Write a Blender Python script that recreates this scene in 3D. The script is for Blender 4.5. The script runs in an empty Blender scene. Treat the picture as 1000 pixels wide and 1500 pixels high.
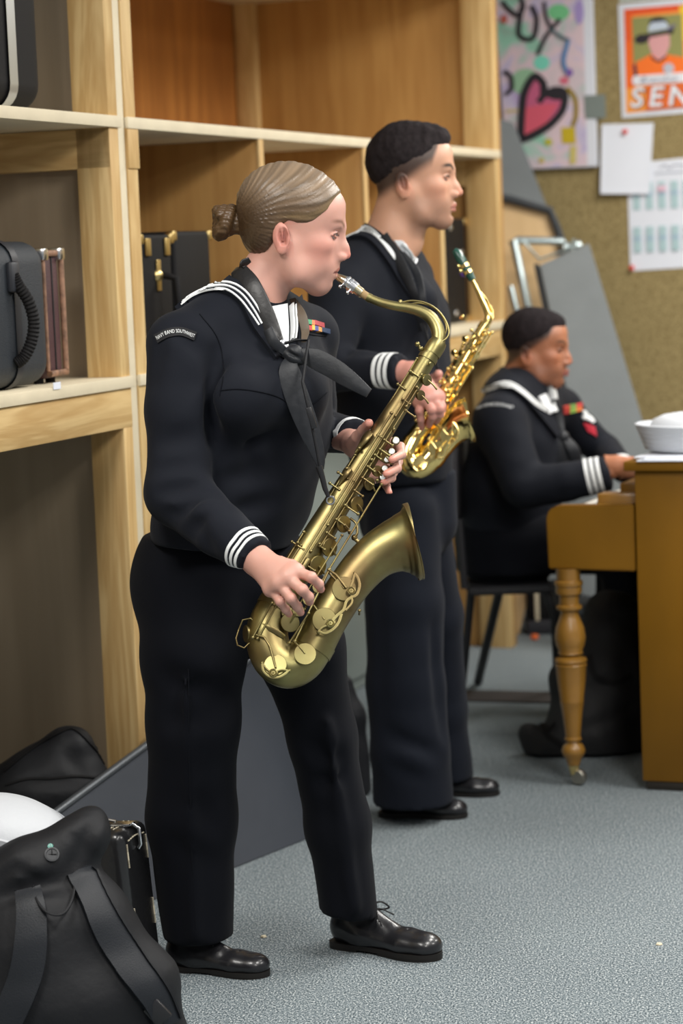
import bpy, bmesh, math, random
import numpy as np
from mathutils import Vector, Matrix
from mathutils.bvhtree import BVHTree
random.seed(7); np.random.seed(7)
SC = bpy.context.scene
COL = SC.collection
PI = math.pi

# ------------------------------------------------------------ camera
F = 3541.0; CAMH = 1.52
PITCH = math.atan(383.0/F); ROLL = 0.04
CAM = Vector((0, 0, CAMH))
_fw = Vector((0, math.cos(PITCH), -math.sin(PITCH)))
_u0 = Vector((0, math.sin(PITCH), math.cos(PITCH)))
_r0 = Vector((1, 0, 0))
RT_ = math.cos(ROLL)*_r0 - math.sin(ROLL)*_u0
UP_ = math.sin(ROLL)*_r0 + math.cos(ROLL)*_u0
cd = bpy.data.cameras.new('camera'); cam = bpy.data.objects.new('camera', cd); COL.objects.link(cam)
cam.matrix_world = Matrix(((RT_.x, UP_.x, -_fw.x, 0), (RT_.y, UP_.y, -_fw.y, 0), (RT_.z, UP_.z, -_fw.z, CAMH), (0, 0, 0, 1)))
cd.sensor_fit = 'VERTICAL'; cd.sensor_height = 36.0; cd.lens = F/1500*36
cd.dof.use_dof = True; cd.dof.focus_distance = 4.93; cd.dof.aperture_fstop = 3.2
cd.clip_start = 0.05
SC.camera = cam

# ------------------------------------------------------------ light
SC.view_settings.view_transform = 'Standard'; SC.view_settings.look = 'None'
SC.view_settings.gamma = 1; SC.view_settings.use_curve_mapping = False
SC.view_settings.exposure = -0.12
w = bpy.data.worlds.new('room_light'); SC.world = w; w.use_nodes = True
w.node_tree.nodes['Background'].inputs[0].default_value = (0.92, 0.96, 1.0, 1)
w.node_tree.nodes['Background'].inputs[1].default_value = 0.27

def area(name, loc, sx, sy, power, color=(1.0, 0.97, 0.92), target=None):
    l = bpy.data.lights.new(name, 'AREA'); l.shape = 'RECTANGLE'; l.size = sx; l.size_y = sy
    l.energy = power; l.color = color
    o = bpy.data.objects.new(name, l); COL.objects.link(o); o.location = loc
    if target is not None:
        o.rotation_euler = (Vector(target)-Vector(loc)).to_track_quat('-Z', 'Y').to_euler()
    return o
for i, (lx, ly) in enumerate([(1.0, 1.2), (1.2, 3.6), (1.8, 5.9), (1.9, 8.0), (3.6, 4.2), (3.9, 7.2), (-1.0, 3.2)]):
    area('ceiling_lamp', (lx, ly, 3.05), 0.6, 1.25, 74)

# ------------------------------------------------------------ pixel -> world
def ray(px, py):
    px = float(px); py = float(py)
    return ((px-500)*RT_ - (py-750)*UP_ + F*_fw)
def P(px, py, Y):
    Y = float(Y)
    r = ray(px, py); return CAM + r*(Y/r.y)
def G(px, py, z=0.0):
    r = ray(px, py); return CAM + r*((z-CAMH)/r.z)
TH = math.radians(20)
D_ = Vector((math.sin(TH), math.cos(TH), 0)); N_ = Vector((math.cos(TH), -math.sin(TH), 0))
O_ = Vector((-0.0875*5.9, 5.9, 0))
def onplane(px, py, p0, n):
    r = ray(px, py); return CAM + r*((p0-CAM).dot(n)/r.dot(n))
def room(p):           # world -> (t, q, z)
    d = p-O_; return Vector((d.dot(D_), -d.dot(N_), p.z))
RM = Matrix.Translation(O_) @ Matrix.Rotation(math.radians(70), 4, 'Z')
def R3(t, q, z): return RM @ Vector((t, q, z))

# ------------------------------------------------------------ objects
WM = {}
def mats(o, mat):
    if mat is None: return
    for m in (mat if isinstance(mat, (list, tuple)) else [mat]): o.data.materials.append(m)
def empty(name, mat4=None, label=None, cat=None, group=None):
    o = bpy.data.objects.new(name, None); COL.objects.link(o)
    if mat4 is None: mat4 = Matrix.Identity(4)
    if isinstance(mat4, Vector): mat4 = Matrix.Translation(mat4)
    o.matrix_world = mat4; WM[o] = mat4.copy(); o.empty_display_size = 0.1
    tag(o, label, cat, group); return o
def tag(o, label=None, cat=None, group=None, kind=None):
    if label: o['label'] = label
    if cat: o['category'] = cat
    if group: o['group'] = group
    if kind: o['kind'] = kind
    return o
def mk(name, verts, faces, mat, parent=None, local=False, smooth=False, cols=None, mi=None, auto=None):
    """verts in world space (or parent-local when local)"""
    if parent is not None: WMp = WM[parent]
    else: WMp = Matrix.Identity(4)
    if isinstance(verts, np.ndarray):
        v = verts.astype(float)
        if not local and parent is not None:
            M = np.array(WMp.inverted()); v = v @ M[:3, :3].T + M[:3, 3]
    else:
        if not local and parent is not None:
            Mi = WMp.inverted(); verts = [Mi @ Vector(p) for p in verts]
        v = np.array([tuple(p) for p in verts], dtype=float)
    me = bpy.data.meshes.new(name)
    me.from_pydata(v.tolist(), [], faces if isinstance(faces, list) else faces.tolist())
    o = bpy.data.objects.new(name, me); COL.objects.link(o)
    mats(o, mat)
    if smooth: me.polygons.foreach_set('use_smooth', [True]*len(me.polygons))
    if mi is not None: me.polygons.foreach_set('material_index', mi)
    if cols is not None:
        a = me.color_attributes.new('tint', 'FLOAT_COLOR', 'POINT')
        c = np.ones((len(v), 4), np.float32); c[:, :3] = cols; a.data.foreach_set('color', c.ravel())
    me.update()
    if parent is not None: o.parent = parent
    WM[o] = WMp.copy()
    if auto:
        bm = bmesh.new(); bm.from_mesh(me); bmesh.ops.recalc_face_normals(bm, faces=bm.faces); bm.to_mesh(me); bm.free()
        for p in me.polygons: p.use_smooth = True
        me.set_sharp_from_angle(angle=math.radians(auto))
    return o
def frombm(name, bm, mat, parent=None, local=False, auto=35):
    bmesh.ops.recalc_face_normals(bm, faces=bm.faces)
    bm.verts.index_update()
    vs = [v.co.copy() for v in bm.verts]; fs = [[v.index for v in f.verts] for f in bm.faces]
    bm.free(); return mk(name, vs, fs, mat, parent, local, auto=auto)
def bmbox(bm, lo, hi, M=None, bev=0.0):
    lo = Vector(lo); hi = Vector(hi)
    r = bmesh.ops.create_cube(bm, size=1.0)
    vs = r['verts']; c = (lo+hi)/2; s = hi-lo
    for v in vs: v.co = Vector((v.co.x*s.x+c.x, v.co.y*s.y+c.y, v.co.z*s.z+c.z))
    if bev:
        es = list({e for v in vs for e in v.link_edges})
        r = bmesh.ops.bevel(bm, geom=es, offset=bev, segments=2, affect='EDGES', profile=0.5)
        vs = list({v for f in r['faces'] for v in f.verts} | {v for v in vs if v.is_valid})
    if M is not None:
        for v in vs: v.co = M @ v.co
    return vs
def box(name, lo, hi, mat, parent=None, bev=0.002, local=True, M=None):
    bm = bmesh.new(); bmbox(bm, [min(a, b) for a, b in zip(lo, hi)], [max(a, b) for a, b in zip(lo, hi)], M, bev)
    return frombm(name, bm, mat, parent, local)
def frame(d, hint=Vector((0, 0, 1))):
    d = d.normalized(); u = hint.cross(d)
    if u.length < 1e-4: u = Vector((1, 0, 0)).cross(d)
    u.normalize(); return u, d.cross(u).normalized()
def bmtube(bm, pts, rad, n=10, caps=True, flat=1.0, hint=None):
    """sweep: rad number or list"""
    pts = [Vector(p) for p in pts]; m = len(pts)
    rad = [float(x) for x in rad] if hasattr(rad, '__len__') else [float(rad)]*m
    T = []
    for i in range(m):
        a = pts[max(0, i-1)]; b = pts[min(m-1, i+1)]; T.append((b-a).normalized())
    u, _ = frame(T[0], hint or Vector((0.13, 0.21, 0.97)))
    rings = []
    for i in range(m):
        u = (u - T[i]*u.dot(T[i])).normalized(); v = T[i].cross(u)
        rings.append([bm.verts.new(pts[i] + rad[i]*(math.cos(2*PI*k/n)*u + flat*math.sin(2*PI*k/n)*v)) for k in range(n)])
    for a, b in zip(rings, rings[1:]):
        for k in range(n): bm.faces.new((a[k], a[(k+1) % n], b[(k+1) % n], b[k]))
    if caps:
        bm.faces.new(rings[0][::-1]); bm.faces.new(rings[-1])
def tube(name, pts, rad, mat, parent=None, n=12, caps=True, auto=50, flat=1.0, local=False, hint=None):
    bm = bmesh.new(); bmtube(bm, pts, rad, n, caps, flat, hint); return frombm(name, bm, mat, parent, local, auto)
def spl(pts, k=6):
    """Catmull-Rom resample; pts rows of any dimension"""
    A = np.array([tuple(p) for p in pts], float); out = []
    Q = np.vstack([2*A[0]-A[1], A, 2*A[-1]-A[-2]])
    for i in range(1, len(Q)-2):
        p0, p1, p2, p3 = Q[i-1:i+3]
        for j in range(k):
            t = j/k
            out.append(0.5*((2*p1)+(-p0+p2)*t+(2*p0-5*p1+4*p2-p3)*t*t+(-p0+3*p1-3*p2+p3)*t**3))
    out.append(A[-1]); return np.array(out)
def lathe(name, c, axis, prof, mat, parent=None, n=24, local=False, auto=40):
    axis = Vector(axis).normalized(); u, v = frame(axis, Vector((0.3, 0.9, 0.1)))
    bm = bmesh.new(); rings = []
    for (r, h) in prof:
        rings.append([bm.verts.new(Vector(c)+axis*h+r*(math.cos(2*PI*k/n)*u+math.sin(2*PI*k/n)*v)) for k in range(n)])
    for a, b in zip(rings, rings[1:]):
        for k in range(n): bm.faces.new((a[k], a[(k+1) % n], b[(k+1) % n], b[k]))
    bm.faces.new(rings[0][::-1]); bm.faces.new(rings[-1])
    return frombm(name, bm, mat, parent, local, auto)
def slab(name, quad, thick, mat, parent=None, bev=0.003):
    """planar polygon of world points, extruded away from the camera by thick"""
    q = [Vector(p) for p in quad]; n = (q[1]-q[0]).cross(q[2]-q[0]).normalized()
    if n.dot(q[0]-CAM) < 0: n = -n
    bm = bmesh.new(); a = [bm.verts.new(p) for p in q]; b = [bm.verts.new(p+n*thick) for p in q]
    bm.faces.new(a); bm.faces.new(b[::-1]); m = len(q)
    for i in range(m): bm.faces.new((a[i], a[(i+1) % m], b[(i+1) % m], b[i]))
    bmesh.ops.recalc_face_normals(bm, faces=bm.faces)
    if bev: bmesh.ops.bevel(bm, geom=bm.edges[:], offset=bev, segments=2, affect='EDGES')
    return frombm(name, bm, mat, parent)
def ribbon(name, pts, widths, mat, parent=None, thick=0.003, wdir=None, local=False, k=5):
    """flat band through 3D points; wdir: list of width directions or one"""
    A = spl(pts, k); W = spl([[x] for x in widths], k)[:, 0] if hasattr(widths, '__len__') else np.full(len(A), widths)
    D = spl([tuple(d) for d in wdir], k) if isinstance(wdir, list) else None
    bm = bmesh.new(); rings = []
    for i in range(len(A)):
        t = Vector(A[min(i+1, len(A)-1)]-A[max(i-1, 0)]).normalized()
        wd = Vector(D[i]) if D is not None else Vector(wdir)
        wd = (wd - t*wd.dot(t)).normalized(); nn = t.cross(wd); c = Vector(A[i]); h = float(W[i])/2; th = float(thick)/2
        rings.append([bm.verts.new(c+wd*a*h+nn*b*th) for a, b in ((-1, -.3), (-.9, -1), (0, -1.25), (.9, -1), (1, -.3), (1, .3), (.9, 1), (0, .75), (-.9, 1), (-1, .3))])
    n = 10
    for a, b in zip(rings, rings[1:]):
        for j in range(n): bm.faces.new((a[j], a[(j+1) % n], b[(j+1) % n], b[j]))
    bm.faces.new(rings[0][::-1]); bm.faces.new(rings[-1])
    return frombm(name, bm, mat, parent, local, 60)
def textmesh(s, size=1.0, depth=0.0, bold=False, shear=0.0, spacing=1.0):
    cu = bpy.data.curves.new('t', 'FONT'); cu.body = s; cu.size = size; cu.extrude = depth; cu.shear = shear
    cu.space_character = spacing; cu.resolution_u = 3
    if bold: cu.offset = 0.02*size
    o = bpy.data.objects.new('t', cu); COL.objects.link(o)
    dg = bpy.context.evaluated_depsgraph_get(); dg.update()
    me = bpy.data.meshes.new_from_object(o.evaluated_get(dg))
    vs = [v.co.copy() for v in me.vertices]; fs = [list(p.vertices) for p in me.polygons]
    bpy.data.objects.remove(o); bpy.data.curves.remove(cu); bpy.data.meshes.remove(me)
    return vs, fs

# ------------------------------------------------------------ materials
_mc = {}
def nodes(name):
    m = bpy.data.materials.new(name); m.use_nodes = True
    nt = m.node_tree; return m, nt, nt.nodes['Principled BSDF']
def L(nt, a, b): nt.links.new(a, b)
def mat(name, col, rough=0.5, metal=0.0, bump=0.0, bscale=60, var=0.0, vscale=8, sheen=0.0, coat=0.0, stretch=(1, 1, 1), spec=0.5, sss=0.0):
    if name in _mc: return _mc[name]
    m, nt, b = nodes(name); _mc[name] = m
    b.inputs['Base Color'].default_value = (*col, 1); b.inputs['Roughness'].default_value = rough
    b.inputs['Metallic'].default_value = metal; b.inputs['Specular IOR Level'].default_value = spec
    if sheen: b.inputs['Sheen Weight'].default_value = sheen; b.inputs['Sheen Roughness'].default_value = 0.5
    if coat: b.inputs['Coat Weight'].default_value = coat; b.inputs['Coat Roughness'].default_value = 0.15
    tc = nt.nodes.new('ShaderNodeTexCoord'); mp = nt.nodes.new('ShaderNodeMapping'); L(nt, tc.outputs['Object'], mp.inputs[0])
    mp.inputs['Scale'].default_value = stretch
    if var:
        n = nt.nodes.new('ShaderNodeTexNoise'); n.inputs['Scale'].default_value = vscale; n.inputs['Detail'].default_value = 5
        L(nt, mp.outputs[0], n.inputs['Vector'])
        r = nt.nodes.new('ShaderNodeValToRGB'); L(nt, n.outputs['Fac'], r.inputs[0])
        r.color_ramp.elements[0].position = 0.3; r.color_ramp.elements[1].position = 0.7
        r.color_ramp.elements[0].color = (*[c*(1-var) for c in col], 1)
        r.color_ramp.elements[1].color = (*[min(1, c*(1+var)) for c in col], 1)
        L(nt, r.outputs[0], b.inputs['Base Color'])
    if bump:
        n = nt.nodes.new('ShaderNodeTexNoise'); n.inputs['Scale'].default_value = bscale; n.inputs['Detail'].default_value = 4
        L(nt, mp.outputs[0], n.inputs['Vector'])
        bp = nt.nodes.new('ShaderNodeBump'); bp.inputs['Strength'].default_value = bump; bp.inputs['Distance'].default_value = 0.01
        L(nt, n.outputs['Fac'], bp.inputs['Height']); L(nt, bp.outputs[0], b.inputs['Normal'])
    return m
def wood(name, c1, c2, axis='z', rough=0.6, scale=1.0, knots=True, coat=0.0, contrast=1.0):
    if name in _mc: return _mc[name]
    m, nt, b = nodes(name); _mc[name] = m
    b.inputs['Roughness'].default_value = rough
    if coat: b.inputs['Coat Weight'].default_value = coat; b.inputs['Coat Roughness'].default_value = 0.2
    tc = nt.nodes.new('ShaderNodeTexCoord'); mp = nt.nodes.new('ShaderNodeMapping'); L(nt, tc.outputs['Object'], mp.inputs[0])
    s = {'x': (0.9, 9, 9), 'y': (9, 0.9, 9), 'z': (9, 9, 0.9)}[axis]
    mp.inputs['Scale'].default_value = [k*scale for k in s]
    n1 = nt.nodes.new('ShaderNodeTexNoise'); n1.inputs['Scale'].default_value = 1.3; n1.inputs['Detail'].default_value = 3; n1.inputs['Distortion'].default_value = 1.2
    L(nt, mp.outputs[0], n1.inputs['Vector'])
    mul = nt.nodes.new('ShaderNodeMath'); mul.operation = 'MULTIPLY'; mul.inputs[1].default_value = 22; L(nt, n1.outputs['Fac'], mul.inputs[0])
    sn = nt.nodes.new('ShaderNodeMath'); sn.operation = 'SINE'; L(nt, mul.outputs[0], sn.inputs[0])
    mr = nt.nodes.new('ShaderNodeMapRange'); mr.inputs[1].default_value = -1; mr.inputs[2].default_value = 1; L(nt, sn.outputs[0], mr.inputs[0])
    n2 = nt.nodes.new('ShaderNodeTexNoise'); n2.inputs['Scale'].default_value = 9; n2.inputs['Detail'].default_value = 4; L(nt, mp.outputs[0], n2.inputs['Vector'])
    mx = nt.nodes.new('ShaderNodeMath'); mx.operation = 'MULTIPLY_ADD'; mx.inputs[1].default_value = 0.45*contrast; L(nt, mr.outputs[0], mx.inputs[0])
    m2 = nt.nodes.new('ShaderNodeMath'); m2.operation = 'MULTIPLY'; m2.inputs[1].default_value = 0.55; L(nt, n2.outputs['Fac'], m2.inputs[0]); L(nt, m2.outputs[0], mx.inputs[2])
    rp = nt.nodes.new('ShaderNodeValToRGB'); rp.color_ramp.elements[0].color = (*c1, 1); rp.color_ramp.elements[1].color = (*c2, 1)
    rp.color_ramp.elements[0].position = 0.1; rp.color_ramp.elements[1].position = 0.85
    L(nt, mx.outputs[0], rp.inputs[0]); out = rp.outputs[0]
    if knots:
        vo = nt.nodes.new('ShaderNodeTexVoronoi'); vo.inputs['Scale'].default_value = 3.4
        mp2 = nt.nodes.new('ShaderNodeMapping'); L(nt, tc.outputs['Object'], mp2.inputs[0])
        s2 = {'x': (.6, 1, 1), 'y': (1, .6, 1), 'z': (1, 1, .6)}[axis]; mp2.inputs['Scale'].default_value = s2
        L(nt, mp2.outputs[0], vo.inputs['Vector'])
        r2 = nt.nodes.new('ShaderNodeValToRGB'); r2.color_ramp.elements[0].position = 0.035; r2.color_ramp.elements[1].position = 0.07
        r2.color_ramp.elements[0].color = (1, 1, 1, 1); r2.color_ramp.elements[1].color = (0, 0, 0, 1); L(nt, vo.outputs['Distance'], r2.inputs[0])
        mi = nt.nodes.new('ShaderNodeMixRGB'); L(nt, r2.outputs[0], mi.inputs[0]); L(nt, out, mi.inputs[1]); mi.inputs[2].default_value = (c1[0]*.25, c1[1]*.2, c1[2]*.2, 1)
        out = mi.outputs[0]
    L(nt, out, b.inputs['Base Color'])
    bp = nt.nodes.new('ShaderNodeBump'); bp.inputs['Strength'].default_value = 0.15; bp.inputs['Distance'].default_value = 0.004
    L(nt, mx.outputs[0], bp.inputs['Height']); L(nt, bp.outputs[0], b.inputs['Normal'])
    return m
def tintmat(name, rough=0.5, bump=0.0, bscale=300, sss=0.0, sheen=0.0, spec=0.5, var=0.0, stretch=(1, 1, 1), vscale=30):
    if name in _mc: return _mc[name]
    m, nt, b = nodes(name); _mc[name] = m
    a = nt.nodes.new('ShaderNodeVertexColor'); a.layer_name = 'tint'; out = a.outputs[0]
    b.inputs['Roughness'].default_value = rough; b.inputs['Specular IOR Level'].default_value = spec
    tc = nt.nodes.new('ShaderNodeTexCoord'); mp = nt.nodes.new('ShaderNodeMapping'); L(nt, tc.outputs['Object'], mp.inputs[0]); mp.inputs['Scale'].default_value = stretch
    if var:
        n = nt.nodes.new('ShaderNodeTexNoise'); n.inputs['Scale'].default_value = vscale; n.inputs['Detail'].default_value = 5; L(nt, mp.outputs[0], n.inputs['Vector'])
        r = nt.nodes.new('ShaderNodeValToRGB'); r.color_ramp.elements[0].position = .3; r.color_ramp.elements[1].position = .7
        r.color_ramp.elements[0].color = (1-var, 1-var, 1-var, 1); r.color_ramp.elements[1].color = (1, 1, 1, 1); L(nt, n.outputs['Fac'], r.inputs[0])
        mi = nt.nodes.new('ShaderNodeMixRGB'); mi.blend_type = 'MULTIPLY'; mi.inputs[0].default_value = 1; L(nt, out, mi.inputs[1]); L(nt, r.outputs[0], mi.inputs[2]); out = mi.outputs[0]
    L(nt, out, b.inputs['Base Color'])
    if sss:
        b.inputs['Subsurface Weight'].default_value = sss; b.inputs['Subsurface Radius'].default_value = (0.6, 0.25, 0.12); b.inputs['Subsurface Scale'].default_value = 0.012
    if sheen: b.inputs['Sheen Weight'].default_value = sheen
    if bump:
        n = nt.nodes.new('ShaderNodeTexNoise'); n.inputs['Scale'].default_value = bscale; n.inputs['Detail'].default_value = 3; L(nt, mp.outputs[0], n.inputs['Vector'])
        bp = nt.nodes.new('ShaderNodeBump'); bp.inputs['Strength'].default_value = bump; bp.inputs['Distance'].default_value = 0.002
        L(nt, n.outputs['Fac'], bp.inputs['Height']); L(nt, bp.outputs[0], b.inputs['Normal'])
    return m
PINE = {a: wood('pine_'+a, (0.50, 0.30, 0.105), (0.74, 0.53, 0.245), a) for a in 'xyz'}
PLY = {a: wood('plywood_'+a, (0.40, 0.195, 0.05), (0.60, 0.345, 0.11), a, scale=0.45, knots=False, contrast=0.7) for a in 'xyz'}
PLYG = wood('grey_plywood', (0.28, 0.215, 0.14), (0.38, 0.30, 0.205), 'z', scale=0.3, knots=False, contrast=0.6)
PLYO = wood('orange_plywood', (0.30, 0.105, 0.018), (0.50, 0.20, 0.04), 'z', scale=0.4, knots=False)
EDGE = mat('board_edge', (0.72, 0.63, 0.45), 0.7, var=0.05, vscale=12, bump=.1)
BLACKF = mat('black_case_vinyl', (0.008, 0.0075, 0.008), 0.65, bump=.2, bscale=400, spec=.2)
BLACKN = mat('black_nylon', (0.0075, 0.008, 0.010), 0.6, bump=.12, bscale=45, spec=.3)
BRASSH = mat('brass_hardware', (0.72, 0.55, 0.24), 0.35, 1.0)
CHROME = mat('chrome', (0.75, 0.76, 0.78), 0.22, 1.0)
WHITE = mat('white_cloth', (0.80, 0.81, 0.83), 0.8, bump=.08, bscale=500)
TAPE = mat('white_tape', (0.78, 0.80, 0.80), 0.8)
PAPER = mat('paper', (0.80, 0.83, 0.90), 0.7)
# ------------------------------------------------------------ room
def carpet():
    m, nt, b = nodes('speckled_carpet'); b.inputs['Roughness'].default_value = 0.95; b.inputs['Specular IOR Level'].default_value = 0.1
    tc = nt.nodes.new('ShaderNodeTexCoord'); mp = nt.nodes.new('ShaderNodeMapping'); L(nt, tc.outputs['Object'], mp.inputs[0])
    mp.inputs['Rotation'].default_value = (0, 0, 0.35); mp.inputs['Scale'].default_value = (1, 0.55, 1)
    n = nt.nodes.new('ShaderNodeTexNoise'); n.inputs['Scale'].default_value = 260; n.inputs['Detail'].default_value = 4; n.inputs['Roughness'].default_value = 0.65; L(nt, mp.outputs[0], n.inputs['Vector'])
    r = nt.nodes.new('ShaderNodeValToRGB'); e = r.color_ramp.elements
    e[0].position = 0.34; e[0].color = (0.028, 0.040, 0.048, 1); e[1].position = 0.66; e[1].color = (0.66, 0.68, 0.66, 1)
    x = e.new(0.46); x.color = (0.125, 0.155, 0.168, 1); x = e.new(0.56); x.color = (0.27, 0.31, 0.325, 1)
    L(nt, n.outputs['Fac'], r.inputs[0])
    n2 = nt.nodes.new('ShaderNodeTexNoise'); n2.inputs['Scale'].default_value = 2.2; n2.inputs['Detail'].default_value = 3; L(nt, tc.outputs['Object'], n2.inputs['Vector'])
    r2 = nt.nodes.new('ShaderNodeValToRGB'); r2.color_ramp.elements[0].color = (.82, .82, .84, 1); r2.color_ramp.elements[1].color = (1, 1, 1, 1); L(nt, n2.outputs['Fac'], r2.inputs[0])
    mi = nt.nodes.new('ShaderNodeMixRGB'); mi.blend_type = 'MULTIPLY'; mi.inputs[0].default_value = 1; L(nt, r.outputs[0], mi.inputs[1]); L(nt, r2.outputs[0], mi.inputs[2])
    L(nt, mi.outputs[0], b.inputs['Base Color'])
    bp = nt.nodes.new('ShaderNodeBump'); bp.inputs['Strength'].default_value = 0.6; bp.inputs['Distance'].default_value = 0.004; L(nt, n.outputs['Fac'], bp.inputs['Height']); L(nt, bp.outputs[0], b.inputs['Normal'])
    return m
def burlap():
    m, nt, b = nodes('tan_burlap'); b.inputs['Roughness'].default_value = 0.95
    tc = nt.nodes.new('ShaderNodeTexCoord'); n = nt.nodes.new('ShaderNodeTexNoise'); n.inputs['Scale'].default_value = 90; n.inputs['Detail'].default_value = 6; L(nt, tc.outputs['Object'], n.inputs['Vector'])
    r = nt.nodes.new('ShaderNodeValToRGB'); e = r.color_ramp.elements; e[0].position = .3; e[0].color = (0.20, 0.145, 0.055, 1); e[1].position = .7; e[1].color = (0.40, 0.31, 0.14, 1)
    L(nt, n.outputs['Fac'], r.inputs[0]); L(nt, r.outputs[0], b.inputs['Base Color'])
    bp = nt.nodes.new('ShaderNodeBump'); bp.inputs['Strength'].default_value = .5; bp.inputs['Distance'].default_value = 0.006; L(nt, n.outputs['Fac'], bp.inputs['Height']); L(nt, bp.outputs[0], b.inputs['Normal'])
    return m
CARPET = carpet(); BURLAP = burlap()
TW = 4.35      # back wall position along the shelving
def rbox(name, lo, hi, m, bev=0.0):
    bm = bmesh.new(); bmbox(bm, lo, hi, RM, bev); return frombm(name, bm, m)
tag(rbox('floor', (-7.5, -5, -0.05), (TW+.1, 1.3, 0), CARPET), kind='structure')
tag(rbox('wall_back', (TW, -5, 0), (TW+0.1, 1.3, 3.1), BURLAP), kind='structure')
tag(rbox('wall_left', (-7.5, 1.2, 0), (TW, 1.3, 3.1), mat('cream_wall', (.45, .42, .36), .9)), kind='structure')
# dark rubber strip across the carpet
a = G(640, 1027); b = G(870, 1033); c = G(870, 1017); d = G(640, 1012)
o = mk('trim_1', [a, b, c, d]+[p+Vector((0, 0, .006)) for p in (a, b, c, d)], [[3, 2, 1, 0], [4, 5, 6, 7], [0, 1, 5, 4], [1, 2, 6, 5], [2, 3, 7, 6], [3, 0, 4, 7]], mat('dark_strip', (.035, .03, .03), .8))
tag(o, kind='structure')

# ------------------------------------------------------------ shelving
ZL, ZU = 1.235, 1.865     # lower / upper shelf tops
DEP = 1.04
def ztop(px, py, t=None):
    return room(onplane(px, py, O_, N_))
T_R0 = 0.082; T_R1 = 3.385
sh = empty('shelving_unit', RM, 'rough pine and plywood shelving behind the musicians, split into four cubbies', 'shelf')
def part(nm, lo, hi, m, par): return box(nm, lo, hi, m, par, bev=.0015)
# right unit
part('post', (T_R0, 0.0, 0), (T_R0+.058, 0.09, 3.0), PINE['z'], sh)
part('post', (T_R1-.055, 0.0, 0), (T_R1, 0.12, 3.0), PINE['z'], sh)
part('post', (T_R1-.055, DEP-.1, 0), (T_R1, DEP-.02, 3.0), PINE['z'], sh)
part('end_panel', (T_R1, 0.0, 0), (T_R1+.018, DEP, 3.0), PLY['z'], sh)
part('back_panel', (T_R0, DEP-.015, 0.9), (T_R1, DEP, 3.0), PLYO, sh)
part('back_panel', (T_R0, DEP-.015, 0.0), (T_R1, DEP, 0.9), PLYG, sh)
part('side_panel', (T_R0, 0.09, 0), (T_R0+0.012, DEP-.015, 3.0), PLYO, sh)
part('shelf_board', (T_R0, -.006, ZU-.028), (T_R1-.01, DEP-.015, ZU), EDGE, sh)
part('shelf_board', (T_R0, -.006, ZL-.028), (T_R1-.01, DEP-.015, ZL), EDGE, sh)
part('beam', (T_R0+0.058, 0.0, ZL-.125), (T_R1-.055, 0.038, ZL-.028), PINE['x'], sh)
part('beam', (T_R1-.055, .12, ZU-.125), (T_R1-.017, DEP-.1, ZU-.029), PINE['y'], sh)
part('end_lining', (T_R1-.016, .0, 0), (T_R1-.001, DEP-.016, 3.0), PLY['z'], sh)
part('shelf_board', (T_R0, -.006, 2.47), (T_R1-.01, DEP-.015, 2.50), EDGE, sh)
for td in (0.965, 1.845, 2.63):
    part('divider', (td-.015, 0.004, ZL+.0005), (td+.015, DEP-.016, ZU-.0285), PLY['z'], sh)
    part('edge_strip', (td-.017, -.004, ZL+.0005), (td+.017, .004, ZU-.0285), PINE['z'], sh)
part('block', (T_R0-.002, -.005, ZU-.125), (T_R0+.06, .0, ZU-.029), PINE['z'], sh)
# left unit
sl = empty('shelving_unit', RM, 'nearer pine shelving bay at the left edge holding two closed cases and a flight case', 'shelf')
L0, L1 = -1.9, .035
part('post', (L1-.052, 0.0, 0), (L1, 0.09, ZL-.125), PINE['z'], sl)
part('post', (L1-.052, 0.0, ZL), (L1, 0.09, ZU-.028), PINE['z'], sl)
part('post', (L1-.052, 0.0, ZU), (L1, 0.095, 3.0), PINE['z'], sl)
part('end_panel', (L1+.001, 0.004, 0), (T_R0-.003, DEP, 3.0), EDGE, sl)
part('end_lining', (L1-.012, .03, 0), (L1-.001, DEP-.016, 3.0), PLYG, sl)
part('back_panel', (L0, DEP-.015, 0), (L1, DEP, 3.0), PLYG, sl)
part('shelf_board', (L0, -.008, ZU-.028), (L1+.005, DEP-.015, ZU), EDGE, sl)
part('shelf_board', (L0, -.008, ZL-.028), (L1+.005, DEP-.015, ZL), EDGE, sl)
part('beam', (L0, 0.0, ZL-.125), (L1+.002, 0.038, ZL-.029), PINE['x'], sl)
part('beam', (L1-.052, 0.001, ZU-.125), (L1-.013, DEP-.03, ZU-.029), PINE['y'], sl)
part('post', (L0, 0, 0), (L0+.05, .09, 3.0), PINE['z'], sl)
part('rail', (L1-.050, .002, ZL-.2), (L1-.02, .08, ZL-.126), PINE['z'], sl)
# ------------------------------------------------------------ cases on the shelves
def rounded_case(bm, lo, hi, r, M=None, seg=5):
    vs = bmbox(bm, lo, hi, None, 0)
    es = list({e for v in vs for e in v.link_edges})
    rr = bmesh.ops.bevel(bm, geom=es, offset=r, segments=seg, affect='EDGES', profile=.5)
def case_obj(name, lo, hi, r, m, parent, seg=5):
    bm = bmesh.new(); rounded_case(bm, lo, hi, r, None, seg); return frombm(name, bm, m, parent, True, 45)
# local frame of each case: x along room t, y depth q, z up
def at_room(t, q, z, rot=0): return RM @ Matrix.Translation((t, q, z)) @ Matrix.Rotation(rot, 4, 'Z')
def handle(par, x, y, z0, z1, m, mm, out=.04):
    tube('handle', [(x, y, z0), (x, y-out*.7, z0+.02), (x, y-out, (z0+z1)/2), (x, y-out*.7, z1-.02), (x, y, z1)], .009, m, par, local=True)
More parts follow.
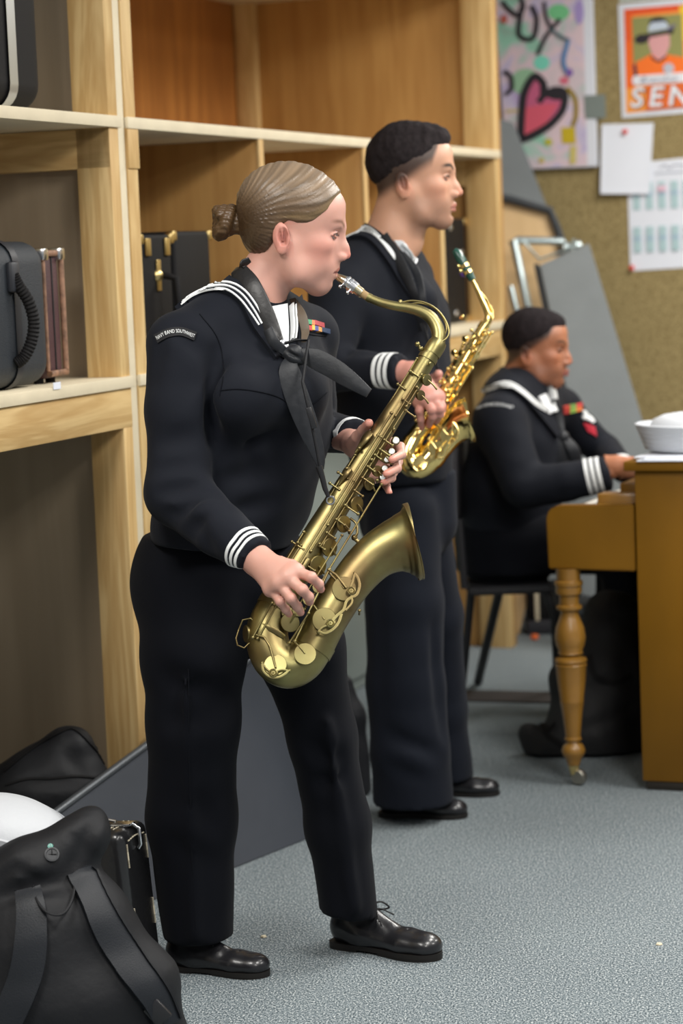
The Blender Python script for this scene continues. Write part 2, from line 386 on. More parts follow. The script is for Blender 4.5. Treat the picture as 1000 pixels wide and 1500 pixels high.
# black cases in the first cubby
def hard_case(t, q, wx, dy, h, label, group=None, rot=0, latches=True, side='x'):
    c = empty('instrument_case', at_room(t, q, ZL, rot), label, 'case', group)
    case_obj('shell', (-wx/2, -dy/2, .004), (wx/2, dy/2, h), .012, BLACKF, c, 3)
    for sx in (-1, 1):
        for z in (.012, h-.012):
            box('corner_cap', (sx*wx/2-.013, -dy/2-.005, z-.013), (sx*wx/2+.013, -dy/2+.02, z+.013), BRASSH, c, bev=.005)
    box('seam', (-wx/2-.001, -.004, .02), (wx/2+.001, .004, h-.02), BRASSH if 0 else BLACKF, c)
    return c
c1 = hard_case(.335, .13, .19, .165, .345, 'narrow black hard case with two gold handle mounts in the first cubby', rot=0)
for z in (.09, .24):
    lathe('handle_mount', (.0, -.083, z), (0, -1, 0), [(.001, 0), (.018, 0), (.015, .006), (.006, .012), (.001, .013)], BRASSH, c1, local=True)
    box('latch_plate', (-.012, -.088, z-.04), (.012, -.083, z+.04), BRASSH, c1)
tube('handle', [(.02, -.09, .09), (.02, -.125, .10), (.02, -.13, .165), (.02, -.125, .23), (.02, -.09, .24)], .010, BLACKF, c1, local=True)
for x in (-.06, .06): box('hinge', (x-.015, -.089, .29), (x+.015, -.083, .335), BRASSH, c1)
c2 = hard_case(.575, .155, .24, .21, .352, 'wider black hard case with worn corners behind the gold handled case', rot=0.0)
c3 = hard_case(3.13, .25, .38, .25, .385, 'black hard case with silver studs in the last cubby', rot=0)
for (x, z, m) in ((.0, .352, CHROME), (.13, .26, CHROME), (.15, .19, CHROME), (.04, .04, CHROME)):
    lathe('stud', (x, -.126, z), (0, -1, 0), [(.001, 0), (.011, 0), (.009, .005), (.001, .008)], m, c3, local=True)
lathe('tag', (.13, -.127, .19), (0, -1, 0), [(.001, 0), (.018, 0), (.016, .006), (.001, .008)], mat('purple_tag', (.12, .03, .4), .5), c3, local=True)
# left bay: rounded black case with ribbed handle, brown vintage case, silver banded flight case
def P_room(px, py, q):   # point on plane q=const
    return room(onplane(px, py, O_-N_*q, N_))
CASEG = mat('slate_case_fabric', (.018, .023, .030), .6, bump=.25, bscale=300)
g = empty('instrument_case', at_room(-.455, .23, ZL), 'large rounded dark slate case with ribbed black handle on the left shelf', 'case')
case_obj('shell', (-.26, -.19, .004), (.165, .17, .335), .055, CASEG, g, 6)
bm = bmesh.new(); rounded_case(bm, (-.05, -.193, .0), (.03, .173, .339), .055, None, 6); frombm('piping_band', bm, mat('dark_slate', (.018, .02, .026), .5), g, True, 45)
g.location = g.location
box('handle_mount', (-.055, -.207, .22), (-.015, -.188, .29), mat('dark_slate', (.018, .02, .026), .5), g, bev=.008)
bm = bmesh.new(); hp = spl([(-.035, -.197, .26), (-.030, -.207, .235), (-.016, -.222, .20), (-.006, -.228, .155), (-.010, -.222, .11), (-.022, -.208, .075), (-.034, -.192, .06)], 10)
bmtube(bm, hp, [.0125+.0022*(i % 2) for i in range(len(hp))], 10); frombm('handle', bm, BLACKF, g, True)
BROWNC = mat('oxblood_vinyl', (.075, .032, .035), .5, bump=.2, bscale=200, var=.2, vscale=12)
COPPER = mat('worn_tan_edge', (.26, .14, .085), .6, var=.4, vscale=60)
g2 = empty('instrument_case', at_room(-.23, .31, ZL), 'oxblood brown vintage case with worn tan edging on the left shelf', 'case')
case_obj('shell', (-.03, -.235, .012), (.06, .235, .315), .02, BROWNC, g2, 4)
for z in (.024, .305): tube('edge_binding', [(-.03, -.24, z), (.064, -.24, z), (.064, .24, z)], .0075, COPPER, g2, local=True)
tube('edge_binding', [(.062, -.238, .03), (.062, -.238, .30)], .007, COPPER, g2, local=True)
tube('edge_binding', [(-.032, -.238, .03), (-.032, -.238, .30)], .005, COPPER, g2, local=True)
box('seam', (.012, -.2375, .03), (.018, -.233, .30), mat('black_gap', (.01, .008, .008), .8), g2)
for x, z in ((-.03, .308), (.056, .308)): box('corner_cap', (x-.018, -.247, z-.02), (x+.016, -.2, z+.01), CHROME, g2, bev=.006)
for x in (-.01, .05): lathe('foot', (x, -.2, 0), (0, 0, 1), [(.001, 0), (.012, 0), (.012, .012), (.001, .013)], BLACKF, g2, local=True)
g3 = empty('flight_case', at_room(-.40, .26, ZU), 'black moulded flight case with a silver metal band on the top left shelf', 'case')
case_obj('shell', (-.32, -.2, .004), (.185, .2, .62), .06, BLACKF, g3, 6)
bm = bmesh.new(); rounded_case(bm, (-.03, -.205, .0), (.05, .205, .625), .06, None, 6); frombm('metal_band', bm, mat('brushed_aluminium', (.60, .63, .66), .35, .9), g3, True, 45)
# hygrometer-like white sticker on shelf edge
q = P_room(83, 565, -.009)
o = box('price_sticker', (q.x-.018, -.0105, q.z-.008), (q.x+.018, -.009, q.z+.008), PAPER, sl, bev=0)
# ------------------------------------------------------------ wall papers and painting
TINT = tintmat('print_ink', .75)
def Wl(px, py, off=0.0): return onplane(px, py, O_+D_*(TW-.003-off), D_)
def stroke(pts, w):
    A = spl(pts, 6); n = len(A); Lf = []; Rt = []
    for i in range(n):
        t = A[min(i+1, n-1)]-A[max(i-1, 0)]; t = t/max(1e-6, np.hypot(*t)); nn = np.array([-t[1], t[0]])
        Lf.append(A[i]+nn*w/2); Rt.append(A[i]-nn*w/2)
    return [[tuple(map(float, q)) for q in (Lf[i], Lf[i+1], Rt[i+1], Rt[i])] for i in range(n-1)]
def ell(cx, cy, rx, ry, n=20, rot=0): return [[(cx+rx*math.cos(a)*math.cos(rot)-ry*math.sin(a)*math.sin(rot), cy+rx*math.cos(a)*math.sin(rot)+ry*math.sin(a)*math.cos(rot)) for a in [2*PI*k/n for k in range(n)]]]
def overlay(name, items, off0, parent):
    """printed shapes: items (colour, list of polygons); coordinates are photo pixels on the wall plane"""
    vs, fs, cs = [], [], []
    for k, (c, polys) in enumerate(items):
        for p in polys:
            i0 = len(vs)
            for q in p: vs.append(Wl(q[0], q[1], off0+.0003*(k+1))); cs.append(c)
            fs.append(list(range(i0, len(vs))))
    return mk(name, vs, fs, TINT, parent, cols=np.array(cs))
def rgb(r, g, b): return tuple(((x/255+.055)/1.055)**2.4 if x > 10 else x/255/12.92 for x in (r, g, b))
pt = empty('painting', Wl(800, 240), 'graffiti style canvas with a black outlined pink heart on the burlap wall', 'painting')
def canvas_mat():
    m, nt, b = nodes('spray_paint_pastels'); b.inputs['Roughness'].default_value = .6
    tc = nt.nodes.new('ShaderNodeTexCoord'); n = nt.nodes.new('ShaderNodeTexNoise'); n.inputs['Scale'].default_value = 5.5; n.inputs['Detail'].default_value = 2; n.inputs['Distortion'].default_value = .6
    L(nt, tc.outputs['Object'], n.inputs['Vector']); r = nt.nodes.new('ShaderNodeValToRGB'); e = r.color_ramp.elements
    e[0].position = .28; e[0].color = (*rgb(150, 175, 160), 1); e[1].position = .72; e[1].color = (*rgb(170, 140, 200), 1)
    for p, c in ((.40, rgb(150, 205, 180)), (.47, rgb(205, 195, 200)), (.54, rgb(225, 200, 205)), (.62, rgb(200, 190, 215))):
        x = e.new(p); x.color = (*c, 1)
    L(nt, n.outputs['Fac'], r.inputs[0]); L(nt, r.outputs[0], b.inputs['Base Color']); return m
slab('canvas', [Wl(722, -22, .03), Wl(866, -25, .03), Wl(874, 244, .03), Wl(742, 249, .03)], .028, mat('canvas_side', (.74, .76, .82), .7), pt)
slab('painted_face', [Wl(722, -22, .0305), Wl(853, -25, .0305), Wl(860, 242, .0305), Wl(742, 248, .0305)], .001, canvas_mat(), pt, bev=0)
BK = rgb(38, 34, 40)
hx = [(762, 205), (764, 165), (768, 135), (782, 112), (795, 122), (797, 138), (812, 132), (826, 136), (824, 160), (806, 182), (780, 198)]
overlay('graffiti', [
    (rgb(120, 200, 140), ell(818, 18, 16, 12)), (rgb(125, 215, 190), ell(793, 92, 12, 11)), (rgb(170, 150, 205), ell(848, 18, 7, 18)),
    (rgb(150, 190, 155), ell(770, 120, 22, 20)), (rgb(215, 110, 130), ell(826, 118, 7, 6)), (rgb(150, 125, 40), stroke([(830, 128), (842, 145), (843, 170), (838, 185)], 7)),
    (rgb(200, 175, 30), [[(822, 187), (842, 186), (843, 210), (823, 210)]]), (rgb(190, 185, 60), ell(803, 208, 6, 5)), (rgb(205, 190, 110), [[(835, 214), (844, 214), (843, 240), (834, 240)]]), (rgb(200, 180, 90), ell(793, 235, 4, 4)),
    (rgb(205, 190, 110), stroke([(740, 163), (770, 160), (800, 155)], 3)),
    (rgb(196, 95, 130), [hx]), (rgb(218, 92, 112), [[(766, 158), (800, 152), (818, 152), (800, 180), (768, 202)]]),
    (BK, stroke(hx+[hx[0]], 11)), (BK, stroke([(796, 120), (795, 140), (788, 150)], 9)), (BK, stroke([(798, 134), (812, 140), (828, 140)], 12)),
    (BK, stroke([(735, 2), (745, 14), (758, 22), (766, 10), (762, -4)], 7)), (BK, stroke([(764, 10), (760, 50), (780, 56), (786, 28), (778, 8)], 7)),
    (BK, stroke([(820, 28), (808, 42), (798, 56), (787, 80)], 6)), (rgb(90, 110, 115), stroke([(806, 42), (822, 54), (834, 59)], 5)), (BK, stroke([(797, 2), (799, 22), (806, 40)], 5)),
    (rgb(80, 130, 180), stroke([(832, 60), (825, 88), (830, 106)], 6)), (rgb(130, 95, 170), ell(834, 106, 5, 6)), (BK, stroke([(738, 104), (748, 112), (749, 130), (740, 138)], 6)),
    (rgb(185, 95, 80), ell(738, 28, 5, 7))], .031, pt)
tp = empty('tape', Wl(868, 155, .035), 'strip of grey duct tape holding the right edge of the graffiti canvas', 'tape')
slab('tape_strip', [Wl(855, 140, .033), Wl(886, 138, .033), Wl(887, 173, .033), Wl(857, 174, .033)], .0015, mat('duct_tape', rgb(125, 135, 130), .45), tp, bev=0)
po = empty('poster', Wl(955, 170), 'orange senior poster with a portrait of a person in a wide black hat', 'poster')
slab('sheet', [Wl(905, 6), Wl(1040, -6), Wl(1046, 162), Wl(911, 173)], .002, mat('poster_white', rgb(228, 232, 240), .4), po, bev=0)
OR = rgb(255, 122, 40)
items = [(rgb(255, 165, 70), [[(914, 14), (1034, 3), (1040, 153), (917, 166)]]), (rgb(240, 90, 40), [[(914, 14), (1034, 3), (1034, 12), (914, 24)]]), (rgb(252, 110, 30), [[(914, 20), (926, 22), (928, 128), (917, 130)]]),
    (rgb(238, 90, 40), [[(917, 18), (921, 22), (923, 60), (917, 60)]]), (rgb(250, 205, 60), [[(994, 9), (1034, 5), (1036, 60), (1000, 60)]]),
    (rgb(150, 150, 90), [[(925, 26), (998, 20), (1002, 110), (928, 114)]]),
    (OR, [[(929, 92), (952, 80), (978, 80), (1002, 84), (1006, 112), (932, 114)]]), (rgb(55, 45, 70), [[(927, 96), (931, 92), (934, 112), (929, 113)]]), (rgb(60, 40, 50), stroke([(953, 83), (964, 90), (976, 82)], 3)),
    (rgb(225, 165, 165), [[(949, 55), (980, 50), (981, 66), (974, 82), (964, 88), (955, 80), (950, 66)]]),
    (rgb(45, 38, 45), ell(940, 57, 11, 7, rot=-.2)), (rgb(45, 38, 45), [[(933, 52), (985, 42), (989, 36), (985, 50), (975, 49), (945, 56)]]), (rgb(40, 36, 42), ell(964, 34, 14, 9)),
    (rgb(200, 212, 225), [[(950, 38), (954, 33), (974, 31), (978, 36), (978, 42), (949, 47)]]), (rgb(120, 115, 130), [[(978, 38), (991, 34), (986, 42), (978, 45)]]),
    (rgb(195, 195, 205), ell(979, 100, 8, 8)),
    (rgb(235, 235, 240), [[(926, 114), (929, 111), (1030, 104), (1030, 118), (930, 125), (926, 122)]]),
    (rgb(230, 110, 45), [[(946, 126), (1036, 118), (1038, 153), (946, 162)]])]
overlay('printed_portrait', items, .002, po)
def walltext(name, s, x0, y0, size, slope, col, off, par, bold=True, shear=0.0, sp=1.0):
    vs, fs = textmesh(s, 1.0, 0, bold, shear, sp)
    pts = [Wl(x0+v.x*size, y0-v.y*size+slope*v.x*size, off) for v in vs]
    return mk(name, pts, fs, TINT, par, cols=np.array([col]*len(pts)))
walltext('printed_lettering', 'SENIOR', 924, 158, 41, -.05, rgb(120, 70, 40), .0085, po, True, .15, 1.38)
walltext('printed_lettering', 'SENIOR', 922, 157, 41, -.05, rgb(235, 238, 244), .0092, po, True, .15, 1.38)
walltext('printed_lettering', 'Brandon', 936, 122, 14, -.06, rgb(120, 130, 150), .0085, po, False, .4, 1.15)
pa = empty('paper_notice', Wl(918, 284), 'blank white sheet pinned by a red tack on the burlap wall', 'paper')
slab('sheet', [Wl(881, 182, .012), Wl(957, 180, .004), Wl(951, 284, .012), Wl(879, 284, .03)], .001, PAPER, pa, bev=0)
lathe('push_pin', Wl(916, 193, .010), -D_, [(.001, 0), (.009, .001), (.008, .007), (.011, .011), (.010, .015), (.001, .016)], mat('red_plastic', (.75, .06, .05), .35), pa, n=12)
overlay('faint_writing', [(rgb(205, 212, 228), stroke([(895, 246), (903, 242), (910, 248), (917, 244)], 1.5)), (rgb(210, 215, 230), stroke([(900, 215), (902, 235)], 3)), (rgb(205, 212, 228), stroke([(925, 262), (932, 260)], 1.5))], .013, pa) if 0 else None
ca = empty('calendar_sheet', Wl(970, 395), 'white year calendar sheet with pale green month blocks pinned at its corner', 'calendar')
slab('sheet', [Wl(918, 240), Wl(1030, 228), Wl(1036, 390), Wl(923, 397)], .002, PAPER, ca, bev=0)
items = [(rgb(150, 155, 170), stroke([(966, 246), (974, 242), (980, 247), (988, 242), (1010, 243)], 1.6)), (rgb(190, 196, 208), stroke([(958, 254), (1010, 251)], 2.5))]
for r, (y0, y1) in enumerate(((268, 308), (333, 370))):
    for k in range(5):
        x = 926+18.5*k+r*1.5; h = 0.1*k
        items.append((rgb(178, 205, 208), [[(x, y0-k), (x+11, y0-k-.6), (x+12, y1-k-.6), (x+1, y1-k)]]))
        items.append((rgb(165, 190, 205), [[(x, y0-k+14), (x+11.4, y0-k+13), (x+11.6, y0-k+20), (x+.4, y0-k+21)]]))
items.append((rgb(230, 195, 210), [[(963, 272), (975, 271), (975, 280), (963, 281)]]))
overlay('month_blocks', items, .001, ca)
lathe('push_pin', Wl(926, 392, .003), -D_, [(.001, 0), (.009, .001), (.008, .007), (.011, .011), (.010, .015), (.001, .016)], mat('red_plastic', (.75, .06, .05), .35), ca, n=12)
p2 = empty('paper_notice', Wl(930, 3), 'pale paper whose lower edge shows above the orange poster', 'paper')
slab('sheet', [Wl(905, -40), Wl(1010, -48), Wl(1012, -4), Wl(907, 2)], .002, mat('mint_paper', rgb(205, 222, 215), .7), p2, bev=0)
# ------------------------------------------------------------ stage risers leaning in the corner
GREYR = mat('grey_riser_carpet', rgb(118, 123, 124), .85, bump=.2, bscale=120, var=.08, vscale=5)
DARKE = mat('dark_edge_trim', (.045, .05, .055), .5)
WOODB = wood('birch_underside', (.55, .36, .16), (.72, .50, .26), 'z', scale=.4, knots=False)
STEEL = mat('galvanised_steel', (.52, .60, .60), .35, .85)
r1 = empty('stage_riser', P(800, 700, 9.6), 'tall grey carpeted riser deck behind the steel legs, below the canvas', 'riser')
slab('deck', [P(700, 165, 9.95), P(752, 180, 9.95), P(800, 300, 9.92), P(960, 700, 9.7), P(930, 920, 9.55), P(700, 920, 9.55)], .03, GREYR, r1)
r2 = empty('stage_riser', P(790, 700, 9.4), 'riser deck turned to show its pale birch underside and dark rim', 'riser')
slab('underside', [P(715, 286, 9.62), P(805, 309, 9.62), P(828, 375, 9.6), P(850, 560, 9.5), P(760, 930, 9.35), P(715, 930, 9.35)], .02, WOODB, r2)
tube('rim', [P(715, 286, 9.6), P(748, 292, 9.6), P(805, 308, 9.6), P(816, 335, 9.59), P(832, 385, 9.56), P(850, 560, 9.48)], .017, DARKE, r2, n=6)
tube('leg_frame', [P(748, 360, 9.42), P(758, 352, 9.42), P(826, 354, 9.42)], .016, STEEL, r2)
tube('leg_frame', [P(752, 352, 9.40), P(772, 445, 9.36), P(800, 560, 9.3)], .017, STEEL, r2)
tube('leg_frame', [P(748, 420, 9.40), P(760, 470, 9.36), P(790, 600, 9.3)], .014, STEEL, r2)
tube('brace', [P(765, 352, 9.41), P(790, 380, 9.38), P(830, 366, 9.38)], .006, STEEL, r2, n=6)
lathe('clamp', P(832, 362, 9.41), Vector((1, 0, .1)), [(.001, -.02), (.024, -.018), (.024, .0), (.014, .005), (.014, .03), (.022, .032), (.020, .05), (.001, .052)], STEEL, r2)
tube('clamp_pin', [P(838, 368, 9.39), P(840, 350, 9.39)], .008, STEEL, r2)
r3 = empty('stage_riser', P(900, 800, 8.9), 'large plain grey riser deck leaning against the burlap wall behind the pianist', 'riser')
slab('deck', [P(790, 388, 9.22), P(862, 356, 9.2), P(950, 648, 8.95), P(1035, 925, 8.72), P(905, 930, 8.75)], .035, GREYR, r3)
slab('dark_edge', [P(781, 386, 9.245), P(789, 386, 9.24), P(812, 470, 9.14), P(868, 700, 8.98), P(840, 700, 9.0), P(800, 480, 9.15)], .03, DARKE, r3)
# pale cabinet and dark riser under the shelves
cb = empty('storage_cabinet', RM @ Vector((1.9, .5, 0)), 'pale grey metal cabinet under the lower shelf behind the standing players', 'cabinet')
CABM = mat('pale_grey_enamel', rgb(140, 150, 146), .45)
bm = bmesh.new(); bmbox(bm, (1.0, .30, .002), (2.72, .85, 1.04), RM, .006); frombm('body', bm, CABM, cb)
for t0, t1 in ((1.02, 1.85), (1.87, 2.70)):
    bm = bmesh.new(); bmbox(bm, (t0, .285, .05), (t1, .30, 1.02), RM, .004); frombm('door', bm, CABM, cb)
r4 = empty('stage_riser', G(430, 1240), 'dark slate riser deck lying on its side behind the standing woman', 'riser')
SLATE = mat('dark_slate_deck', (.042, .048, .060), .5, var=.10, vscale=3, bump=.08, bscale=30)
q0, q1 = G(60, 1385), G(505, 1208)
up_l = onplane(95, 1187, O_+N_*.16, N_); up_r = onplane(440, 905, O_+N_*.06, N_)
# one plane through the floor line and the shelf edge
nrm = (q1-q0).cross(onplane(225, 1088, O_+N_*.06, N_)-q0).normalized()
def R4(px, py): return onplane(px, py, q0, nrm)
slab('deck', [q0, R4(60, 1215), R4(225, 1092), R4(445, 908), R4(478, 925), R4(512, 1205)], .04, SLATE, r4)
tube('metal_edge', [R4(60, 1211)-N_*.01, R4(225, 1088)-N_*.01, R4(445, 905)-N_*.01], .010, mat('dull_aluminium', (.10, .11, .12), .4, .5), r4, n=8)
# ------------------------------------------------------------ piano
PW = mat('piano_honey_walnut', (.205, .092, .004), .45, coat=.04, var=.20, vscale=3.0, stretch=(1, 5, .6), spec=.3)
PWL = mat('piano_honey_leg', (.26, .125, .018), .36, coat=.3, var=.2, vscale=9)
ph = math.radians(22); ps = Vector((math.cos(ph), -math.sin(ph), 0)); pl = Vector((math.sin(ph), math.cos(ph), 0))
po_ = G(941, 1157)
PM = Matrix.Translation(po_) @ Matrix.Rotation(-ph, 4, 'Z')
def pp(px, py, y=0.0):   # pixel -> piano local on the plane y
    p0 = PM @ Vector((0, y, 0)); p = onplane(px, py, p0, pl); return PM.inverted() @ p
pn = empty('upright_piano', PM, 'honey brown spinet piano with a turned front leg at the right edge', 'piano')
ztp = pp(927, 690).z; LEN = 1.55
def pbox(nm, lo, hi, m=PW, bev=.004): return box(nm, lo, hi, m, pn, bev)
pbox('side_panel', (0, 0, .025), (.62, .04, ztp))
pbox('side_panel', (0, LEN-.04, .025), (.62, LEN, ztp))
pbox('front_panel', (.03, .041, .03), (.05, LEN-.041, ztp-.01))
pbox('back_frame', (.58, .041, .03), (.62, LEN-.041, ztp-.01))
pbox('plinth', (.01, .002, .0), (.61, LEN-.002, .024), mat('dark_plinth', (.02, .015, .01), .6))
pbox('top_lid', (-.025, -.02, ztp+.001), (.65, LEN+.02, ztp+.028))
a0 = pp(800, 740); a1 = pp(930, 835)
zt = pp(860, 741).z; zb = a1.z; x0 = a0.x
# arm profile with a rounded front top corner
def arm(y0, y1):
    pr = [(x0, zb), (x0-.003, zt-.035), (x0+.006, zt-.012), (x0+.03, zt), (-.005, zt+.004), (-.005, zb-.004)]
    bm = bmesh.new(); A = [bm.verts.new((x, y0, z)) for x, z in pr]; B = [bm.verts.new((x, y1, z)) for x, z in pr]
    bm.faces.new(A); bm.faces.new(B[::-1])
    for i in range(len(pr)): bm.faces.new((A[i], A[(i+1) % 6], B[(i+1) % 6], B[i]))
    bmesh.ops.recalc_face_normals(bm, faces=bm.faces)
    bmesh.ops.bevel(bm, geom=bm.edges[:], offset=.004, segments=2, affect='EDGES')
    frombm('arm', bm, PW, pn, True)
arm(0, .045); arm(LEN-.045, LEN)
pbox('key_bed', (x0+.01, .046, zb+.01), (-.006, LEN-.046, zb+.07))
pbox('key_slip', (x0+.01, .046, zb+.07), (x0+.03, LEN-.046, zt-.03))
pbox('key_block', (-.12, .046, zt-.06), (-.006, .12, zt+.028), PWL)
pbox('fallboard', (-.075, .12, zt-.02), (-.006, LEN-.12, zt+.05))
KEYW = mat('ivory_keys', (.75, .73, .66), .3); KEYB = mat('ebony_keys', (.01, .01, .01), .3)
kw = (LEN-.24)/52
for i in range(52):
    box('white_key', (x0+.035, .12+i*kw+.0005, zb+.071), (-.078, .12+(i+1)*kw-.0005, zt-.022), KEYW, pn, bev=.0015)
for i in range(51):
    if i % 7 in (1, 4): continue
    box('black_key', (x0+.09, .12+(i+1)*kw-.006, zt-.021), (-.078, .12+(i+1)*kw+.006, zt-.010), KEYB, pn, bev=.001)
LEGP = [(0.001, 0), (.017, 0), (.019, .01), (.022, .03), (.031, .055), (.034, .075), (.028, .10), (.018, .115), (.017, .12), (.024, .128), (.024, .138), (.021, .142), (.028, .26), (.033, .32), (.034, .325), (.033, .335), (.040, .43), (.043, .50), (.045, .512), (.040, .522), (.046, .530), (.044, .545), (.034, .552), (.026, .562), (.036, .570), (.033, .582), (.040, .61), (.044, .65), (.040, .70), (.030, .745), (.025, .77), (.025, .785), (.036, .795), (.037, .81), (.028, .818), (.028, .865), (.036, .872), (.038, .895), (.036, .91), (.040, .915), (.040, .935), (.034, .94), (.034, 1.0), (.001, 1.0)]
def piano_leg(y):
    lx = pp(833, 990).x if y < .5 else pp(833, 990).x
    hz = zb-.058
    lg = lathe('leg', (lx, y, .058), (0, 0, 1), [(r*1.0, h*hz) for r, h in LEGP], PWL, pn, n=28, local=True, auto=50)
    lathe('caster', (lx+.01, y-.012, .024), (0.25, 1, 0), [(.001, 0), (.020, .001), (.023, .006), (.023, .018), (.020, .023), (.001, .024)], mat('caster_metal', (.35, .33, .28), .35, .9), lg, local=True)
    lathe('caster_socket', (lx, y, .03), (0, 0, 1), [(.001, 0), (.010, 0), (.013, .012), (.016, .027), (.001, .028)], BRASSH, lg, local=True)
piano_leg(.022); piano_leg(LEN-.022)
# things on the piano
def on_lid(x, y): return PM @ Vector((x, y, ztp+.028))
sm = empty('sheet_music', on_lid(.2, .12), 'white sheets of paper lying at the end of the piano lid', 'paper')
for k, (dx, dy, r) in enumerate(((0, 0, .0), (.01, .012, .06), (-.006, .02, -.05))):
    bm = bmesh.new(); M = PM @ Matrix.Translation((.13+dx, .12+dy, ztp+.029+k*.0035)) @ Matrix.Rotation(r, 4, 'Z')
    bmbox(bm, (-.115, -.15, 0), (.3, .15, .003), M, 0); frombm('sheet', bm, PAPER, sm)
def sailor_cap(name, M, label, fl=1.0):
    c = empty(name, M, label, 'cap'); 
    CL = mat('white_cotton_cap', (.54, .56, .59), .8, bump=.12, bscale=120)
    o = lathe('crown', (0, 0, 0), (0, 0, 1), [(.001, .082), (.03, .081), (.06, .076), (.082, .066), (.092, .048), (.093, .0), (.088, -.001), (.088, .04), (.001, .06)], CL, c, n=48, local=True, auto=60)
    pr = [(.094, .0), (.099, .002), (.099+.007*fl, .02), (.099+.017*fl, .042), (.099+.023*fl, .056), (.096+.022*fl, .058), (.0955+.0125*fl, .04), (.095+.004*fl, .022), (.094, .02)]
    lathe('brim', (0, 0, 0), (0, 0, 1), pr, CL, c, n=48, local=True, auto=60)
    for h in (.012, .022, .032, .042):
        r = np.interp(h, [.002, .02, .042, .056], [.0995, .0996+.007*fl, .0996+.017*fl, .0996+.023*fl])
        bm = bmesh.new(); bmtube(bm, [(r*math.cos(a), r*math.sin(a), h) for a in np.linspace(0, 2*PI, 49)], .0009, 6, False); frombm('stitching', bm, mat('cap_thread', (.6, .62, .66), .8), c, True)
    return c
hp_ = PM @ Vector((.175, .20, ztp+.0425))
hp = P(1012, 668, hp_.y)
sailor_cap('sailor_cap', Matrix.Translation(Vector((hp.x, hp.y, hp_.z))) @ Matrix.Rotation(.03, 4, 'Y') @ Matrix.Scale(1.28, 4), 'white round sailor cap with upturned brim resting on the piano lid')
# ------------------------------------------------------------ chair of the pianist
ch = empty('stacking_chair', Vector((.62, 7.65, 0)), 'black stacking chair under the seated pianist', 'chair')
CHB = mat('black_chair_frame', (.012, .012, .014), .45)
zs = .46; s0 = P(684, 856, 7.42); s1 = P(812, 866, 7.42)
slab('seat', [Vector((s0.x, 7.42, zs)), Vector((s1.x, 7.42, zs)), Vector((s1.x, 7.9, zs)), Vector((s0.x, 7.9, zs))], .022, CHB, ch, bev=.01)
f1 = G(700, 1003); t1 = P(731, 866, 7.85)
tube('leg', [t1, f1+Vector((0, 0, .01))], .016, CHB, ch)
tube('leg', [P(690, 866, 7.45), G(672, 1060)+Vector((0, 0, .01))], .013, CHB, ch)
tube('leg', [P(800, 868, 7.45), P(812, 900, 7.44), P(815, 960, 7.43), G(816, 1063)+Vector((0, 0, .01))], .014, CHB, ch)
tube('leg', [P(805, 866, 7.88), G(830, 1010)+Vector((0, 0, .01))], .013, CHB, ch)
slab('backrest', [P(668, 640, 7.45), P(690, 640, 7.9), P(690, 760, 7.88), P(668, 760, 7.43)], .02, mat('chair_back', (.03, .028, .032), .6), ch, bev=.008)
tube('back_post', [P(672, 760, 7.44), P(680, 862, 7.44)], .012, CHB, ch)
# dark crate, orange ball behind
bx = G(772, 931)
cr = empty('storage_crate', Vector((bx.x, bx.y, 0)), 'low dark crate on the carpet beyond the chair legs', 'crate')
bm = bmesh.new(); bmbox(bm, (bx.x, bx.y, .002), (bx.x+.24, bx.y+.13, .055), None, .006); frombm('base', bm, mat('dark_crate', (.022, .022, .028), .6), cr)
bm = bmesh.new(); bmbox(bm, (bx.x+.005, bx.y+.03, .055), (bx.x+.22, bx.y+.125, .20), None, .006); frombm('box_body', bm, BLACKF, cr)
bm = bmesh.new(); bmbox(bm, (bx.x+.035, bx.y+.01, .055), (bx.x+.05, bx.y+.028, .195), None, .002); frombm('cream_strap', bm, EDGE, cr)
ob = G(783, 937)
o = lathe('orange_ball', ob, (0, 0, 1), [(.001, 0), (.012, .002), (.016, .010), (.012, .02), (.001, .022)], mat('orange_plastic', (.9, .16, .02), .5)); tag(o, 'tiny orange object on the carpet by the foot of the shelving post', 'toy')
# small litter on the carpet
for (px, py, lab) in ((965, 1384, 'small pale paper scrap on the carpet near the right edge'), (386, 1373, 'small tan crumb on the carpet between the woman\'s shoes')):
    g_ = G(px, py); o = lathe('paper_scrap', g_, (0, 0, 1), [(.001, .0005), (.008, .001), (.006, .004), (.001, .005)], EDGE, n=5); tag(o, lab, 'litter')
